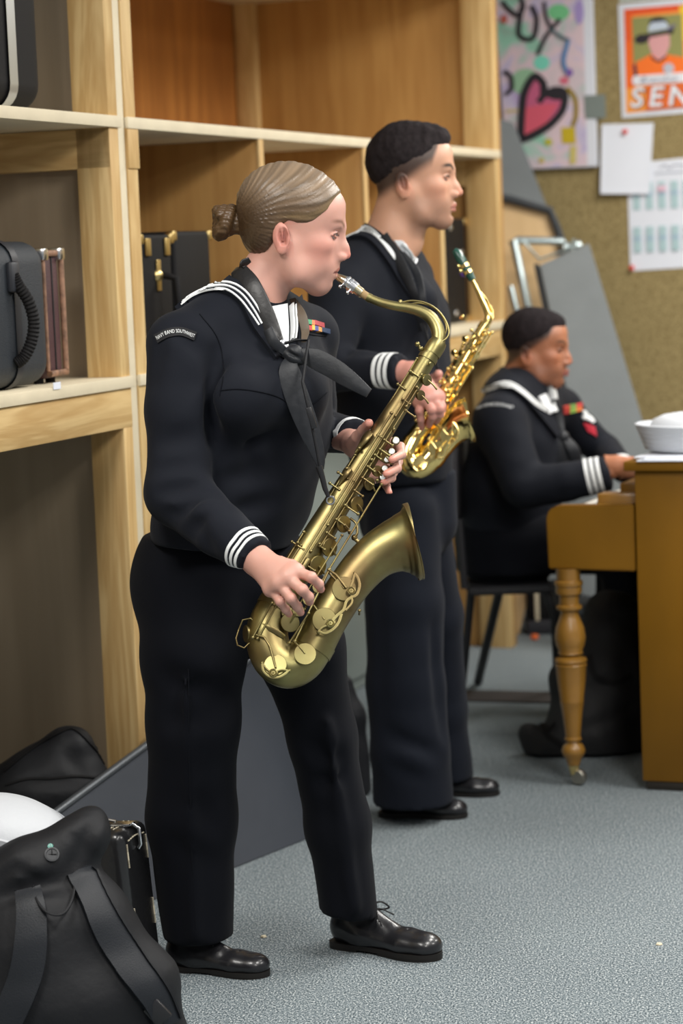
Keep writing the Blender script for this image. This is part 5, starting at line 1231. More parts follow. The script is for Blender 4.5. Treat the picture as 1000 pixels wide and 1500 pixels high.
fn = head_colors(SK3, rgb(165, 95, 85), rgb(190, 115, 85), rgb(35, 25, 22), stub=([-.12, -.08, -.03, .02, .045, .056, .064], [-.075, -.07, -.03, .010, .028, .055, .10], .02), stubcol=rgb(48, 38, 36), beard=rgb(115, 76, 60), browy=(0, 1))
v, fc = f.mesh(); v = smoothv(v, fc, 2); c1 = fn(v); Mn = np.array(MP3); v1 = v @ Mn[:3, :3].T+Mn[:3, 3]; eyes(sb, MP3, (.04, .025, .02))
def pianohand(wr, z0):
    lo = wr+Vector((-.04, -.09, -.09)); hi = wr+Vector((.24, .09, .06)); f = Field(lo, hi, .0035)
    d = Vector((math.cos(ph), -math.sin(ph), 0)); s_ = Vector((-d.y, d.x, 0)) if 0 else Vector((math.sin(ph), math.cos(ph), 0))
    mc = [wr+d*.085+s_*(.030-.02*i)+Vector((0, 0, .006-.003*abs(i-1))) for i in range(4)]
    ln = (.072, .08, .075, .058)
    fg = [[m_+d*ln[i]*.45+Vector((0, 0, .006)), m_+d*ln[i]*.8+Vector((0, 0, -.012)), m_+d*ln[i]*.95+Vector((0, 0, -.034))] for i, m_ in enumerate(mc)]
    hand_field(f, wr, mc, fg, r=.010, palm_r=.017, wr=.029, thumb=[wr+d*.02+s_*.01, wr+d*.055+s_*.045, wr+d*.09+s_*.055-Vector((0, 0, .015)), wr+d*.11+s_*.05-Vector((0, 0, .03))])
    f.cap(wr-d*.04, wr, .033, .030, k=.01)
    v, fc = f.mesh(); return smoothv(v, fc, 2), fc
h1, hf1 = pianohand(P(903, 682, 7.32), 0); h2, hf2 = pianohand(P(925, 688, 7.66), 0)
f = Field((.28, 7.15, .05), (1.30, 8.1, 1.34), .016)
f.lofts([P(768, 590, 7.70), P(750, 720, 7.68), P(745, 810, 7.67)], [(.13, .08), (.13, .09), (.13, .11)], u3, k=.04); f.cap(P(772, 560, 7.68), P(768, 600, 7.7), .055, .07, k=.03)
f.chain([sN3, eN3, P(898, 687, 7.32)], [.045, .04, .028], k=.02); f.chain([sF3, eF3, P(920, 688, 7.68)], [.045, .04, .028], k=.02)
f.chain([Vector((.60, 7.56, .575)), kN, aN, Vector((.86, 7.47, .06))], [.07, .06, .04, .035], k=.02); f.chain([Vector((.62, 7.76, .575)), kF, aF, Vector((.90, 7.81, .06))], [.07, .06, .04, .035], k=.02)
iv, if_ = f.mesh(); cs3 = lambda q: np.repeat(np.array(SK3)*1.1, 1)[None].repeat(len(q), 0)
bwp = joined('body', [(v1, fc, c1), (h1, hf1, cs3(h1)), (h2, hf2, cs3(h2)), (iv, if_, cs3(iv))], SKINM, sb)
short_hair(sb, MP3, .0045, [-.12, -.09, -.05, -.03, 0, .04, .056, .065, .09], [-.062, -.058, -.035, -.012, .014, .038, .046, .056, .072], .0012, rgb(40, 34, 36), .002)
bbp = bvh_of(jp, bwp)
scp = patch('sailor_collar', bbp, [(738, 540), (752, 552), (768, 566), (785, 585), (800, 610), (815, 632)], [(700, 572), (725, 568), (748, 574), (770, 592), (790, 615), (812, 642)], NAVY, sb, off=.014, n=26, mrows=6, near=7.6, drop=.014); bbpc = collar_bvh(scp, jp, bwp)
for k in range(3):
    d = 3.0*k; strip('collar_stripe', bbpc, [(704, 577-d), (722, 570-d), (745, 566-d), (765, 577-d), (785, 594-d), (806, 606-d*1.2)], 1.7, TAPE, sb, off=.003, n=26, near=7.6, drop=.006)
patch('t_shirt', bbp, [(784, 583), (793, 593), (804, 604)], [(797, 577), (802, 587), (807, 603)], SHIRT, sb, off=.008, n=10, mrows=4, near=7.6)
strip('collar_stripe', bbp, [(803, 566), (807, 580), (808, 605)], 4, TAPE, sb, off=.016, n=14, near=7.6)
ringed(bjp, wN3, dN3, jp, gap=.018, w_=.011, back=.03)
ringed(bjp, wF3, dF3, jp, n=1, gap=.018, w_=.03, back=.03)
surftext('patch_lettering', 'NAVY BAND SOUTHWEST', bjp, [(700, 601), (716, 596), (733, 596), (750, 600)], 5.5, TAPE, jp, off=.006, bold=False)
RCOL = [rgb(200, 70, 60), rgb(120, 160, 80), rgb(190, 60, 60), rgb(150, 190, 90), rgb(215, 120, 60), rgb(130, 180, 90)]
for r in range(2):
    for k in range(3):
        x = 824+9*k; y = 595-1.7*k+6*r
        patch('ribbon_bar', bbp, [(x, y), (x+9, y-1.7)], [(x, y+5.5), (x+9, y+3.8)], mat('rb_%d' % (r*3+k), RCOL[(r*2+k) % 6], .6), jp, off=.005, n=3, mrows=1, near=7.6)
RED = mat('red_chevron', rgb(190, 35, 55), .7)
patch('rating_badge', bbp, [(856, 625), (864, 628), (872, 632)], [(860, 632), (868, 636), (873, 640)], RED, jp, off=.005, n=8, mrows=2, near=7.8)
patch('rating_badge', bbp, [(853, 619), (862, 622), (870, 626)], [(855, 624), (863, 627), (871, 631)], RED, jp, off=.005, n=8, mrows=2, near=7.8)
patch('eagle_emblem', bbp, [(851, 600), (856, 602)], [(856, 614), (866, 618)], TAPE, jp, off=.006, n=6, mrows=3, near=7.8)
strip('eagle_wing', bbp, [(852, 612), (860, 610), (868, 619)], 4, TAPE, jp, off=.0065, n=8, near=7.8)
kn3 = hit(bjp, 823, 640, 7.5)[0]+Vector((0, -.02, 0))
f = Field(kn3-Vector((.05, .05, .05)), kn3+Vector((.05, .05, .05)), .003); f.ell(kn3, (.022, .018, .022), k=0)
nk3 = sdfobj('neckerchief', f, SILK, sb)
k3 = lambda x, y, d=0: P(x, y, kn3.y+d)
ribbon('neckerchief_tail', [k3(823, 640, -.01), k3(822, 660, -.015), k3(826, 690, -.01)], [.03, .055, .05], SILK, nk3, .004, wdir=(1, .2, 0)); ribbon('neckerchief_tail', [k3(828, 642, -.01), k3(840, 660, -.015), k3(846, 682, .0)], [.025, .04, .035], SILK, nk3, .004, wdir=(.9, .3, .2))
ribbon('neckerchief_band', [hit(bbp, x, y, 7.6)[0]+Vector((0, -.02, 0)) for x, y in ((808, 585), (815, 608), (822, 634))], [.03, .035, .02], SILK, nk3, .004, wdir=(.9, 0, .3))
# ------------------------------------------------------------ saxophones
def brass(name, col, rough, var=0.0, dark=None):
    m, nt, b = nodes(name); b.inputs['Metallic'].default_value = 1.0; b.inputs['Roughness'].default_value = rough
    b.inputs['Base Color'].default_value = (*col, 1)
    if var:
        tc = nt.nodes.new('ShaderNodeTexCoord'); n = nt.nodes.new('ShaderNodeTexNoise'); n.inputs['Scale'].default_value = 9; n.inputs['Detail'].default_value = 6; L(nt, tc.outputs['Object'], n.inputs['Vector'])
        r = nt.nodes.new('ShaderNodeValToRGB'); r.color_ramp.elements[0].position = .35; r.color_ramp.elements[1].position = .65
        r.color_ramp.elements[0].color = (*dark, 1); r.color_ramp.elements[1].color = (*col, 1); L(nt, n.outputs['Fac'], r.inputs[0]); L(nt, r.outputs[0], b.inputs['Base Color'])
        mr = nt.nodes.new('ShaderNodeMapRange'); mr.inputs[3].default_value = rough+.1; mr.inputs[4].default_value = rough-.05; L(nt, n.outputs['Fac'], mr.inputs[0]); L(nt, mr.outputs[0], b.inputs['Roughness'])
        n3 = nt.nodes.new('ShaderNodeTexNoise'); n3.inputs['Scale'].default_value = 350; L(nt, tc.outputs['Object'], n3.inputs['Vector'])
        bp = nt.nodes.new('ShaderNodeBump'); bp.inputs['Strength'].default_value = .04; bp.inputs['Distance'].default_value = .001; L(nt, n3.outputs['Fac'], bp.inputs['Height']); L(nt, bp.outputs[0], b.inputs['Normal'])
    return m
class Sax:
    def __init__(s, root, Yf, px_m, M):
        s.r = root; s.Y = Yf; s.k = 1.0/px_m; s.M = M
        c = P(500, 750, Yf(750)); s.X = (P(600, 750, Yf(750))-c).normalized(); d = (P(500, 850, Yf(850))-c).normalized(); s.Z = s.X.cross(d).normalized()
        if s.Z.y > 0: s.Z = -s.Z                      # towards the viewer side of the horn
    def p(s, x, y, off=0.0):
        off = float(off)
                                # off in pixels towards the viewer side
        return P(x, y, s.Y(y)) + s.Z*(off*s.k)
    def horn(s, name, rows, n=36, parent=None, k=6, capa=True, inner=False):
        A = spl(rows, k); pts = [s.p(a[0], a[1]) for a in A]; rad = [a[2]*s.k for a in A]
        bm = bmesh.new(); bmtube(bm, pts, rad, n, capa, hint=s.Z)
        return frombm(name, bm, s.M, parent or s.r, False, 50)
    def rod(s, name, a, b, r, offa, offb=None, parent=None, m=None, balls=True):
        offb = offa if offb is None else offb
        pa, pb = s.p(*a, offa), s.p(*b, offb)
        bm = bmesh.new(); bmtube(bm, [pa, pb], r*s.k, 8)
        if balls:
            for q in (pa, pb): bmesh.ops.create_icosphere(bm, subdivisions=2, radius=r*1.9*s.k, matrix=Matrix.Translation(q))
        return frombm(name, bm, m or s.M, parent or s.r)
    def post(s, x, y, off0, off1, r=1.6, parent=None):
        bm = bmesh.new(); a, b = s.p(x, y, off0), s.p(x, y, off1); bmtube(bm, [a, b], [r*1.1*s.k, r*.6*s.k], 8)
        bmesh.ops.create_icosphere(bm, subdivisions=2, radius=r*1.7*s.k, matrix=Matrix.Translation(b)); return frombm('key_post', bm, s.M, parent or s.r)
    def cup(s, x, y, off, r, nrm, parent=None, arm=None, name='key_cup'):
        c = s.p(x, y, off); n_ = (s.X*nrm[0]+s.X.cross(s.Z)*(-nrm[1])*-1+s.Z*nrm[2]).normalized()
        o = lathe(name, c, n_, [(.001, -4*s.k), (r*.86*s.k, -4*s.k), (r*.9*s.k, -1.5*s.k), (r*s.k, -1*s.k), (r*s.k, .8*s.k), (r*.96*s.k, 1.5*s.k), (r*.6*s.k, 1.7*s.k), (.001, 1.8*s.k)], s.M, parent or s.r, n=32, auto=22)
        if arm:
            e = s.p(arm[0], arm[1], arm[2]); t = c+n_*(3.2*s.k)
            tube('key_arm', [t, (t+e)/2+n_*(1.5*s.k), e], [.9*s.k, 1.5*s.k, 1.7*s.k], s.M, o, n=8)
        return o
    def nut(s, x, y, off, r, parent):
        n_ = s.Z
        lathe('guard_nut', s.p(x, y, off), n_, [(.001, -2*s.k), (r*s.k, -2*s.k), (r*1.05*s.k, 1*s.k), (r*.8*s.k, 2*s.k), (r*.6*s.k, 1.2*s.k), (r*.5*s.k, 2.5*s.k), (r*.2*s.k, 2.6*s.k), (.001, 1.6*s.k)], s.M, parent, n=20, auto=20)
def guard(S, pts, off, w_=4.0, parent=None):
    A = [S.p(x, y, off) for x, y in pts]
    return ribbon('key_guard', A, w_*S.k, S.M, parent or S.r, 2.4*S.k, wdir=[tuple((A[min(i+1, len(A)-1)]-A[max(i-1, 0)]).cross(S.Z)) for i in range(len(A))])
# tenor: held by the woman
TBR = brass('antique_brass', (.315, .285, .12), .38, 1, (.22, .155, .07))
Yt = lambda py: 5.058-(py-400)/560*.288
tx = empty('tenor_saxophone', P(410, 980, 4.76), 'large tenor saxophone in matte antique brass held by the woman', 'saxophone')
T = Sax(tx, Yt, 738.0, TBR)
body = T.horn('body_tube', [(634, 513, 13.2), (600, 568, 14.6), (560, 632, 16.8), (510, 712, 19.5), (462, 790, 22.5), (425, 850, 25), (405, 887, 27)])
T.horn('bow', [(405, 887, 27.5), (394, 912, 29.5), (392, 940, 31.5), (402, 965, 32.5), (422, 977, 32.0), (443, 968, 31), (460, 945, 30)], k=8)
T.horn('bow_ring', [(408, 882, 28.6), (402, 893, 29.4)], k=2); T.horn('bow_ring', [(455, 953, 31.6), (463, 939, 31.6)], k=2)
bell = T.horn('bell', [(460, 945, 30), (480, 907, 29.5), (508, 862, 30.5), (532, 832, 32.5), (553, 813, 35), (573, 802, 39), (588, 797, 44.5), (597, 795, 50), (602, 794, 56), (604, 793.5, 58.5), (605, 793.3, 58.8), (604.2, 793.5, 57), (598, 795, 47), (585, 799, 38), (560, 812, 30)], k=5, n=48)
T.horn('body_collar', [(643, 500, 12.6), (639, 506, 14.5), (634, 514, 14.5), (631, 519, 14.2)], k=2)
T.horn('body_collar', [(628, 522, 15.2), (624.5, 528, 15.2)], k=1)
T.rod('collar_screw', (616, 512), (611, 506), 2.2, 4, 6); 
nk_ = T.horn('neck_tube', [(641, 503, 11.0), (642, 490, 10.6), (638, 476, 10.2), (629, 464, 9.6), (615, 456, 8.8), (597, 451, 8.0), (577, 448, 7.2), (557, 443, 6.8), (541, 436.5, 6.4)], k=6)
T.horn('cork_sleeve', [(543, 437.5, 7.0), (538, 435, 7.0)], k=1, parent=nk_)
tube('neck_cork', [T.p(540, 436), T.p(523, 425)], [6.2*T.k, 6.4*T.k], mat('cork', (.33, .22, .10), .8), nk_)
MP = brass('champagne_metal', (.66, .58, .38), .25)
mpc = tube('mouthpiece', [T.p(*q) for q in ((530, 430), (517, 420), (508, 412.5), (500, 408.5), (492, 404), (481, 397.5))], [7.6*T.k, 8.2*T.k, 8.0*T.k, 6.6*T.k, 4.4*T.k, 1.4*T.k], MP, tx, n=20, hint=T.Z)
ribbon('reed', [T.p(512, 424), T.p(500, 414), T.p(489, 404), T.p(483, 399)], [9*T.k]*4, mat('cane_reed', (.55, .45, .22), .6), mpc, 1.6*T.k, wdir=T.Z)
lig = tube('ligature', [T.p(521, 423.5), T.p(516, 419.5), T.p(509, 414), T.p(505, 411)], [9.3*T.k, 9.6*T.k, 9.2*T.k, 8.2*T.k], CHROME, mpc, n=24)
for t in (.2, .5, .8):
    a = T.p(505+16*t, 411+12.5*t); dd = (T.p(521, 423.5)-T.p(505, 411)).normalized(); lathe('ligature_band', a, dd, [(8.4*T.k, -1.2*T.k), (10.2*T.k, -1.2*T.k), (10.2*T.k, 1.2*T.k), (8.4*T.k, 1.2*T.k)], CHROME, lig, n=24)
for (a, b) in (((505, 415), (498, 422)), ((514, 424), (509, 431))):
    T.rod('ligature_screw', a, b, .9, 5, 7, lig, CHROME, False); lathe('thumb_screw', T.p(b[0], b[1], 7), T.X, [(.001, -2.4*T.k), (3.0*T.k, -1.4*T.k), (3.4*T.k, 0), (3.0*T.k, 1.4*T.k), (.001, 2.4*T.k)], CHROME, lig, n=14)
# octave mechanism over the neck
tube('octave_key', [T.p(x, y, o) for x, y, o in spl([(586, 443, 0), (604, 441, 2), (624, 445, 3), (641, 456, 4), (653, 473, 5), (657, 489, 6), (650, 501, 9), (634, 506, 12)], 5)], 1.5*T.k, TBR, nk_, n=8)
tube('octave_key', [T.p(x, y, o) for x, y, o in spl([(590, 446, -5), (616, 442, -6), (640, 452, -7), (654, 476, -8), (647, 498, -9)], 5)], 1.4*T.k, TBR, nk_, n=8)
T.cup(586, 444, 1, 3.5, (0, 1, .1), nk_, name='octave_pad')
# axis helper: s along the body from the top, o across (positive to the bell side), z off in px
ax_o = np.array((632.0, 517.0)); ax_a = np.array((-.523, .852)); ax_p = np.array((.852, .523))
def B(s_, o): q = ax_o+ax_a*s_+ax_p*o; return (float(q[0]), float(q[1]))
def rad_at(s_): return float(np.interp(s_, [0, 120, 240, 360, 450], [13.5, 17, 20, 24, 27]))
# long hinge rods
for (s0, s1, o, z, r) in [(40, 300, 6, 17, 1.5), (60, 330, 12, 17, 1.3), (112, 372, -1, 21, 1.6), (150, 345, 4.5, 22, 1.4), (205, 420, 39, 8, 1.5), (20, 150, -13, 8, 1.3), (325, 400, -20, 14, 1.5), (345, 395, -13, 18, 1.4), (300, 440, 30, 14, 1.3), (190, 260, -15, 15, 1.3), (420, 470, 30, 12, 1.4)]:
    T.rod('hinge_rod', B(s0, o), B(s1, o), r, z*min(1.2, rad_at((s0+s1)/2)/18))
for (s_, o) in [(60, 10), (112, 6), (150, -1), (185, 10), (225, 4), (262, 12), (300, 6), (330, 10), (372, 2), (215, -14), (180, -14), (345, -18), (45, -10), (20, 8), (92, 12), (130, 14), (205, 32), (290, 36), (420, 34)]:
    zz = rad_at(s_)*(.6 if abs(o) > 20 else .9); T.post(*B(s_, o), zz*.6, zz+7)
# cross levers
for (s_, o0, o1) in [(44, -10, 6), (70, -16, -4), (85, 2, 14), (97, 14, 30), (150, 10, 24), (165, 12, 28), (176, 10, 20), (196, 10, 22), (214, 12, 30), (226, -22, -6), (246, -24, -8), (236, 12, 26), (262, 14, 34), (286, 12, 26), (310, 10, 24), (332, 12, 20), (348, -26, -6), (366, 8, 24), (395, -2, 16)]:
    z = rad_at(s_); T.rod('key_lever', B(s_, o0), B(s_, o1), 1.35, z*.95+4, z*.75+4)
# stack cups down the side
for (s_, o, r) in [(40, 16, 9), (64, 20, 8), (168, 22, 9), (192, 24, 8.5), (214, 24, 10), (249, 24, 12), (284, 23, 13), (324, 23.5, 14), (356, 23, 15.5)]:
    T.cup(*B(s_, o), rad_at(s_)*.62, r, (.62, .30, .72), arm=(*B(s_+4, 36), 9))
T.cup(425, 917, 24, 14.5, (.3, .1, .9), arm=(433, 905, 30))
T.cup(397, 898, 22, 8, (-.2, .1, 1)); T.cup(520, 690, 12, 7, (.5, .2, .8)); 
# bell key cups with guards
c1_ = T.cup(503.5, 870, 33.5, 18, (.05, .1, 1), arm=(482, 845, 24)); c2_ = T.cup(475, 915, 33, 18, (.05, .1, 1), arm=(460, 893, 26))
c3_ = T.cup(447, 965, 34.5, 16.5, (.05, -.05, 1), arm=(430, 945, 30)); c4_ = T.cup(404, 981, 33.5, 17, (-.08, -.2, 1), arm=(393, 948, 34))
guard(T, [(519, 850), (524, 857), (526, 868), (522, 880), (514, 884)], 40.5, 4.2); guard(T, [(519, 850), (516, 862), (512, 872)], 40.5, 3.0)
guard(T, [(514, 884), (507, 890), (503, 902), (494, 910), (486, 919)], 40.5, 4.2); guard(T, [(514, 880), (515, 892), (506, 903)], 40.5, 3.0)
guard(T, [(466, 933), (476, 936), (488, 930), (496, 920), (500, 908)], 40.5, 4.2); guard(T, [(466, 933), (473, 927), (482, 924)], 40.5, 3.0)
guard(T, [(385, 980), (387, 991), (396, 999), (408, 1000), (418, 995), (423, 990)], 40, 3.6); guard(T, [(385, 980), (394, 990), (401, 993)], 40, 2.6); guard(T, [(423, 990), (412, 989), (402, 993)], 40, 2.6)
for x, y in ((514, 875), (484, 922), (401, 994)): T.nut(x, y, 41, 6.5, tx)
for x, y, o in ((519, 849, 24), (466, 934, 24), (385, 979, 24), (424, 990, 22), (526, 902, 20)): T.post(x, y, o-10, o+15)
T.rod('hinge_rod', (482, 841), (432, 945), 1.8, 27); T.rod('hinge_rod', (424, 948), (452, 905), 1.5, 30); T.rod('hinge_rod', (371, 940), (398, 890), 1.6, 29); T.rod('hinge_rod', (378, 942), (406, 893), 1.5, 31)
tube('key_lever', [T.p(*q) for q in ((376, 936, 30), (388, 941, 36), (396, 955, 39), (404, 985, 38))], 1.6*T.k, TBR, tx, n=8)
tube('key_lever', [T.p(*q) for q in ((482, 842, 28), (492, 850, 35), (507, 870, 39))], 1.8*T.k, TBR, tx, n=8)
# low side key guard (left end) and palm keys
T.cup(361, 930, 8, 13, (-.9, .1, .35)); T.cup(366, 912, 0, 9, (-.9, -.1, .3))
tube('side_key_guard', [T.p(*q) for q in ((350, 925, 12), (346, 938, 14), (348, 948, 14), (358, 952, 14), (366, 945, 16))], 1.2*T.k, TBR, tx, n=8)
tube('side_key_guard', [T.p(*q) for q in ((350, 925, 12), (356, 911, 14), (368, 909, 16), (372, 914, 18))], 1.2*T.k, TBR, tx, n=8)
def palm(x, y, x2, y2, w_, off, nm='palm_key'):
    a, b = T.p(x2, y2, off), T.p(x, y, off+4); m_ = (a+b)/2
    d = (b-a).normalized(); side = d.cross(T.Z).normalized()
    ribbon(nm, [a, a.lerp(b, .35), a.lerp(b, .7)+T.Z*(2*T.k), b, b+d*(3*T.k)], [3*T.k, 8*T.k, w_*T.k, w_*.9*T.k, 2*T.k], TBR, tx, 3*T.k, wdir=tuple(side*.8+T.Z*.6))
palm(541, 640, 520, 668, 15, 17); palm(510, 692, 496, 716, 14, 18); 
for (x, y) in ((452, 825), (441, 840)):
    a_ = T.p(x, y, 26); lathe('side_key_touch', a_, (T.p(x-9, y+15, 26)-a_), [(.001, 0), (4.5*T.k, 0), (5*T.k, 2*T.k), (5*T.k, 15*T.k), (4.5*T.k, 17*T.k), (.001, 17*T.k)], TBR, tx, n=12)
PEARL = mat('mother_of_pearl', (.72, .74, .72), .2, coat=.5)
for (x, y, r) in ((579, 648, 5.5), (573, 664, 5), (566, 676, 4.5), (563, 689, 4.5), (560, 702, 4.5)):
    k_ = T.cup(x, y, 8, r*1.25, (.5, .2, .85)); lathe('pearl', T.p(x, y, 10.5), T.Z, [(.001, 0), (r*T.k, 0), (r*.9*T.k, 1.5*T.k), (.001, 2.2*T.k)], PEARL, k_, n=16)
for (x, y) in ((466, 866), (452, 884), (437, 900), (421, 903)): T.cup(x, y, 25, 9, (.2, .1, .95), name='finger_key')
# low trill ring, brace, strap ring, thumb hook
tube('bell_brace', [T.p(*q) for q in spl([(513, 760, 2), (521, 768, 6), (523, 782, 6), (519, 790, 4), (527, 797, 0)], 5)], 2.0*T.k, TBR, tx, n=8)
T.rod('bell_brace', (519, 788), (530, 800), 2.6, 2); ribbon('brace_plate', [T.p(527, 800, 12), T.p(545, 783, 12)], 5*T.k, TBR, tx, 3*T.k, wdir=T.Z)
tube('strap_ring', [T.p(486+6*math.cos(a), 739+6*math.sin(a), 4) for a in np.linspace(0, 2*PI, 20)], 1.5*T.k, TBR, tx, n=6)
ribbon('bow_band', [T.p(x, y, o) for x, y, o in ((381, 921, 26), (395, 927, 31.5), (408, 933, 29), (417, 938, 22))], 8*T.k, TBR, tx, 1.5*T.k, wdir=(0, .1, 1))
# ------------------------------------------------------------ alto: held by the man
GBR = brass('polished_gold_lacquer', (.86, .66, .25), .12)
Ya = lambda py: 6.12-(py-400)/300*.10
axx = empty('alto_saxophone', P(600, 690, 6.02), 'shiny polished gold alto saxophone held by the standing man', 'saxophone')
T2 = Sax(axx, Ya, 585.0, GBR)
T2.horn('body_tube', [(707, 480, 7.6), (690, 510, 8.6), (665, 552, 10), (640, 592, 11.5), (617, 628, 13), (604, 648, 14.5)])
T2.horn('bow', [(604, 648, 14.6), (598, 662, 16), (599, 676, 17.5), (609, 684, 18), (622, 679, 18.5), (634, 667, 19)], k=7)
T2.horn('bow_ring', [(606, 645, 15.5), (602, 653, 16)], k=2); T2.horn('bow_ring', [(629, 673, 20), (637, 663, 20)], k=2)
T2.horn('bell', [(634, 667, 19), (645, 652, 20), (656, 637, 22), (665, 627.5, 24.5), (673, 621, 28), (679, 617.5, 31.5), (683, 615.8, 33.8), (684.5, 615.2, 34.3), (682.5, 616, 32.5), (675, 620, 26), (662, 631, 20)], k=5, n=44)
n2 = T2.horn('neck_tube', [(708, 480, 6.6), (714, 471, 6.2), (716, 463, 6), (713, 453, 5.6), (707, 440, 5.0), (700, 425, 4.4), (693, 411, 4.0)], k=6)
T2.horn('neck_collar', [(711, 475, 8.6), (706, 482, 8.8)], k=2)
tube('neck_cork', [T2.p(694, 413), T2.p(690, 405)], [4.0*T2.k, 4.0*T2.k], mat('cork', (.33, .22, .10), .8), n2)
GRN = mat('green_marble_rubber', (.012, .07, .05), .25, coat=.4)
m2 = tube('mouthpiece', [T2.p(*q) for q in ((692, 410), (687, 401), (681, 391), (675, 380), (669, 370), (665, 366))], [5.4*T2.k, 6.2*T2.k, 7*T2.k, 7.2*T2.k, 6.5*T2.k, 4*T2.k], GRN, axx, n=18)
for (x, y) in ((686, 398.5), (681, 389.5)):
    dd = (T2.p(687, 401)-T2.p(675, 380)).normalized(); lathe('ligature_band', T2.p(x, y), dd, [(6.6*T2.k, -2.4*T2.k), (8.2*T2.k, -2.4*T2.k), (8.4*T2.k, 2.4*T2.k), (6.6*T2.k, 2.4*T2.k)], GBR, m2, n=24)
for (x, y) in ((674, 397), (671, 390)): T2.cup(x, y, 2, 3, (-1, 0, .2), m2, name='ligature_screw')
tube('octave_key', [T2.p(x, y, 3) for x, y in ((703, 428), (713, 440), (721, 455), (722, 466), (716, 474))], 1.3*T2.k, GBR, n2, n=8)
b_o = np.array((707.0, 480.0)); b_a = np.array((604-707, 648-480.)); b_a /= np.hypot(*b_a); b_p = np.array((-b_a[1]*-1, 0)); b_p = np.array((b_a[1], -b_a[0]))
def B2(s_, o): q = b_o+b_a*s_+b_p*o; return (float(q[0]), float(q[1]))
for (s0, s1, o, z, r) in [(5, 140, 4, 11, 1.5), (5, 120, 11, 9, 1.7), (0, 90, 15, 5, 1.6), (20, 160, -4, 12, 1.4), (40, 150, -11, 7, 1.4), (60, 180, 18, 8, 1.4)]:
    T2.rod('hinge_rod', B2(s0, o), B2(s1, o), r, z)
for s_ in range(10, 180, 13):
    o = -5 if (s_//13) % 2 else 8; T2.post(*B2(s_, o), 5, 15, r=1.5)
for s_ in range(18, 150, 16): T2.cup(*B2(s_, -6+(s_ % 5)), 11, 5+s_*.018, (-.2, .2, .95))
for s_ in range(22, 170, 18): T2.cup(*B2(s_, 13), 6, 5+s_*.02, (.6, .3, .7))
for s_ in range(14, 170, 22): T2.rod('key_lever', B2(s_, -12), B2(s_+3, 6), 1.4, 12)
c_ = T2.cup(655, 640, 19, 12.5, (.1, .1, 1), arm=(640, 625, 17)); c_ = T2.cup(638, 660, 19, 12, (.1, .1, 1), arm=(626, 645, 17)); T2.cup(615, 680, 17, 11, (0, -.1, 1)); T2.cup(594, 672, 14, 9, (-.4, 0, .9))
guard(T2, [(662, 622), (669, 632), (668, 645), (660, 653), (655, 660), (650, 671), (640, 675)], 26, 3.4); guard(T2, [(662, 622), (660, 634), (655, 642)], 26, 2.6); guard(T2, [(640, 675), (640, 667), (644, 660), (655, 650)], 26, 2.6)
guard(T2, [(604, 686), (610, 692), (620, 690), (626, 682)], 23, 3.0)
for x, y in ((660, 640), (642, 664), (614, 687)): T2.nut(x, y, 27, 3.6, axx)
palm_a = [(688, 500), (672, 520)]
for x, y in palm_a: T2.cup(x-8, y-2, 8, 5, (-.7, .3, .5), name='palm_key')
T2.cup(676, 466, 4, 3.5, (-.2, .6, .6), name='octave_pad')
# ------------------------------------------------------------ bags and cases on the floor
# stitched black case standing on the carpet
Bc = G(243, 1431); dl = Vector((-.93, .35, 0)).normalized(); de = Vector((.35, .93, 0)).normalized()
Mc = Matrix(((dl.x, -de.x, 0, Bc.x), (dl.y, -de.y, 0, Bc.y), (0, 0, 1, 0), (0, 0, 0, 1)))
lean = Matrix.Shear('XY', 4, (0.0, 0.0)) @ Matrix.Rotation(math.radians(-4.2), 4, 'Y')
Mc = Mc @ Matrix.Rotation(math.radians(4.0), 4, 'Y')
sc_ = empty('instrument_case', Mc, 'black case with white stitched edges standing on the carpet beside the backpack', 'case')
PAT = mat('black_patent_vinyl', (.014, .014, .015), .28, coat=.3, bump=.12, bscale=60)
HH = .345; WW = .135
case_obj('shell', (0, 0, .004), (.46, WW, HH), .022, PAT, sc_, 5)
THR = mat('waxed_thread', (.62, .56, .42), .7)
def stitches(name, pts, par, n):
    A = resample([tuple(p) for p in pts], n*2)
    bm = bmesh.new()
    for i in range(n): bmtube(bm, [A[2*i], A[2*i+1]], .0017, 5)
    return frombm(name, bm, THR, par, True)
def stitchline(pts, n):
    o = stitches('stitching', pts, sc_, n); o['kind'] = 'stuff'; return o
e = -.0012
for y in (.022, WW-.022): stitchline([(e, y, .03), (e, y, .18), (e, y, HH-.03)], 26)
for x in (.030, .042): stitchline([(x, WW+.001, .03), (x, WW+.001, .18), (x, WW+.001, HH-.022)], 26)
stitchline([(e, .03, HH-.024), (e, .07, HH-.02), (e, WW-.03, HH-.024)], 8)
for x in (.030, .042): stitchline([(x, .03, HH+.001), (x, .07, HH+.001), (x, WW-.03, HH+.001)], 7)
lt = box('latch', (.004, .052, HH), (.05, .082, HH+.006), CHROME, sc_, bev=.002)
tube('latch_hook', [(.004, .067, HH+.004), (-.010, .067, HH-.006), (-.010, .067, HH-.04), (-.004, .067, HH-.048)], .0045, CHROME, sc_, local=True)
tube('latch_bail', [(.05, .050, HH+.005), (.08, .050, HH+.012), (.08, .084, HH+.012), (.05, .084, HH+.005)], .003, CHROME, sc_, local=True)
# near backpack
bp = empty('backpack', P(110, 1560, 4.55), 'black roll-top backpack with shoulder straps and a small green logo at the front left', 'backpack')
f = Field(P(-90, 1180, 4.55)-Vector((.05, .38, .62)), P(300, 1150, 4.55)+Vector((.05, .30, .06)), .0075)
zb_ = 0.0
def BP(px, py, Y): return P(px, py, Y)
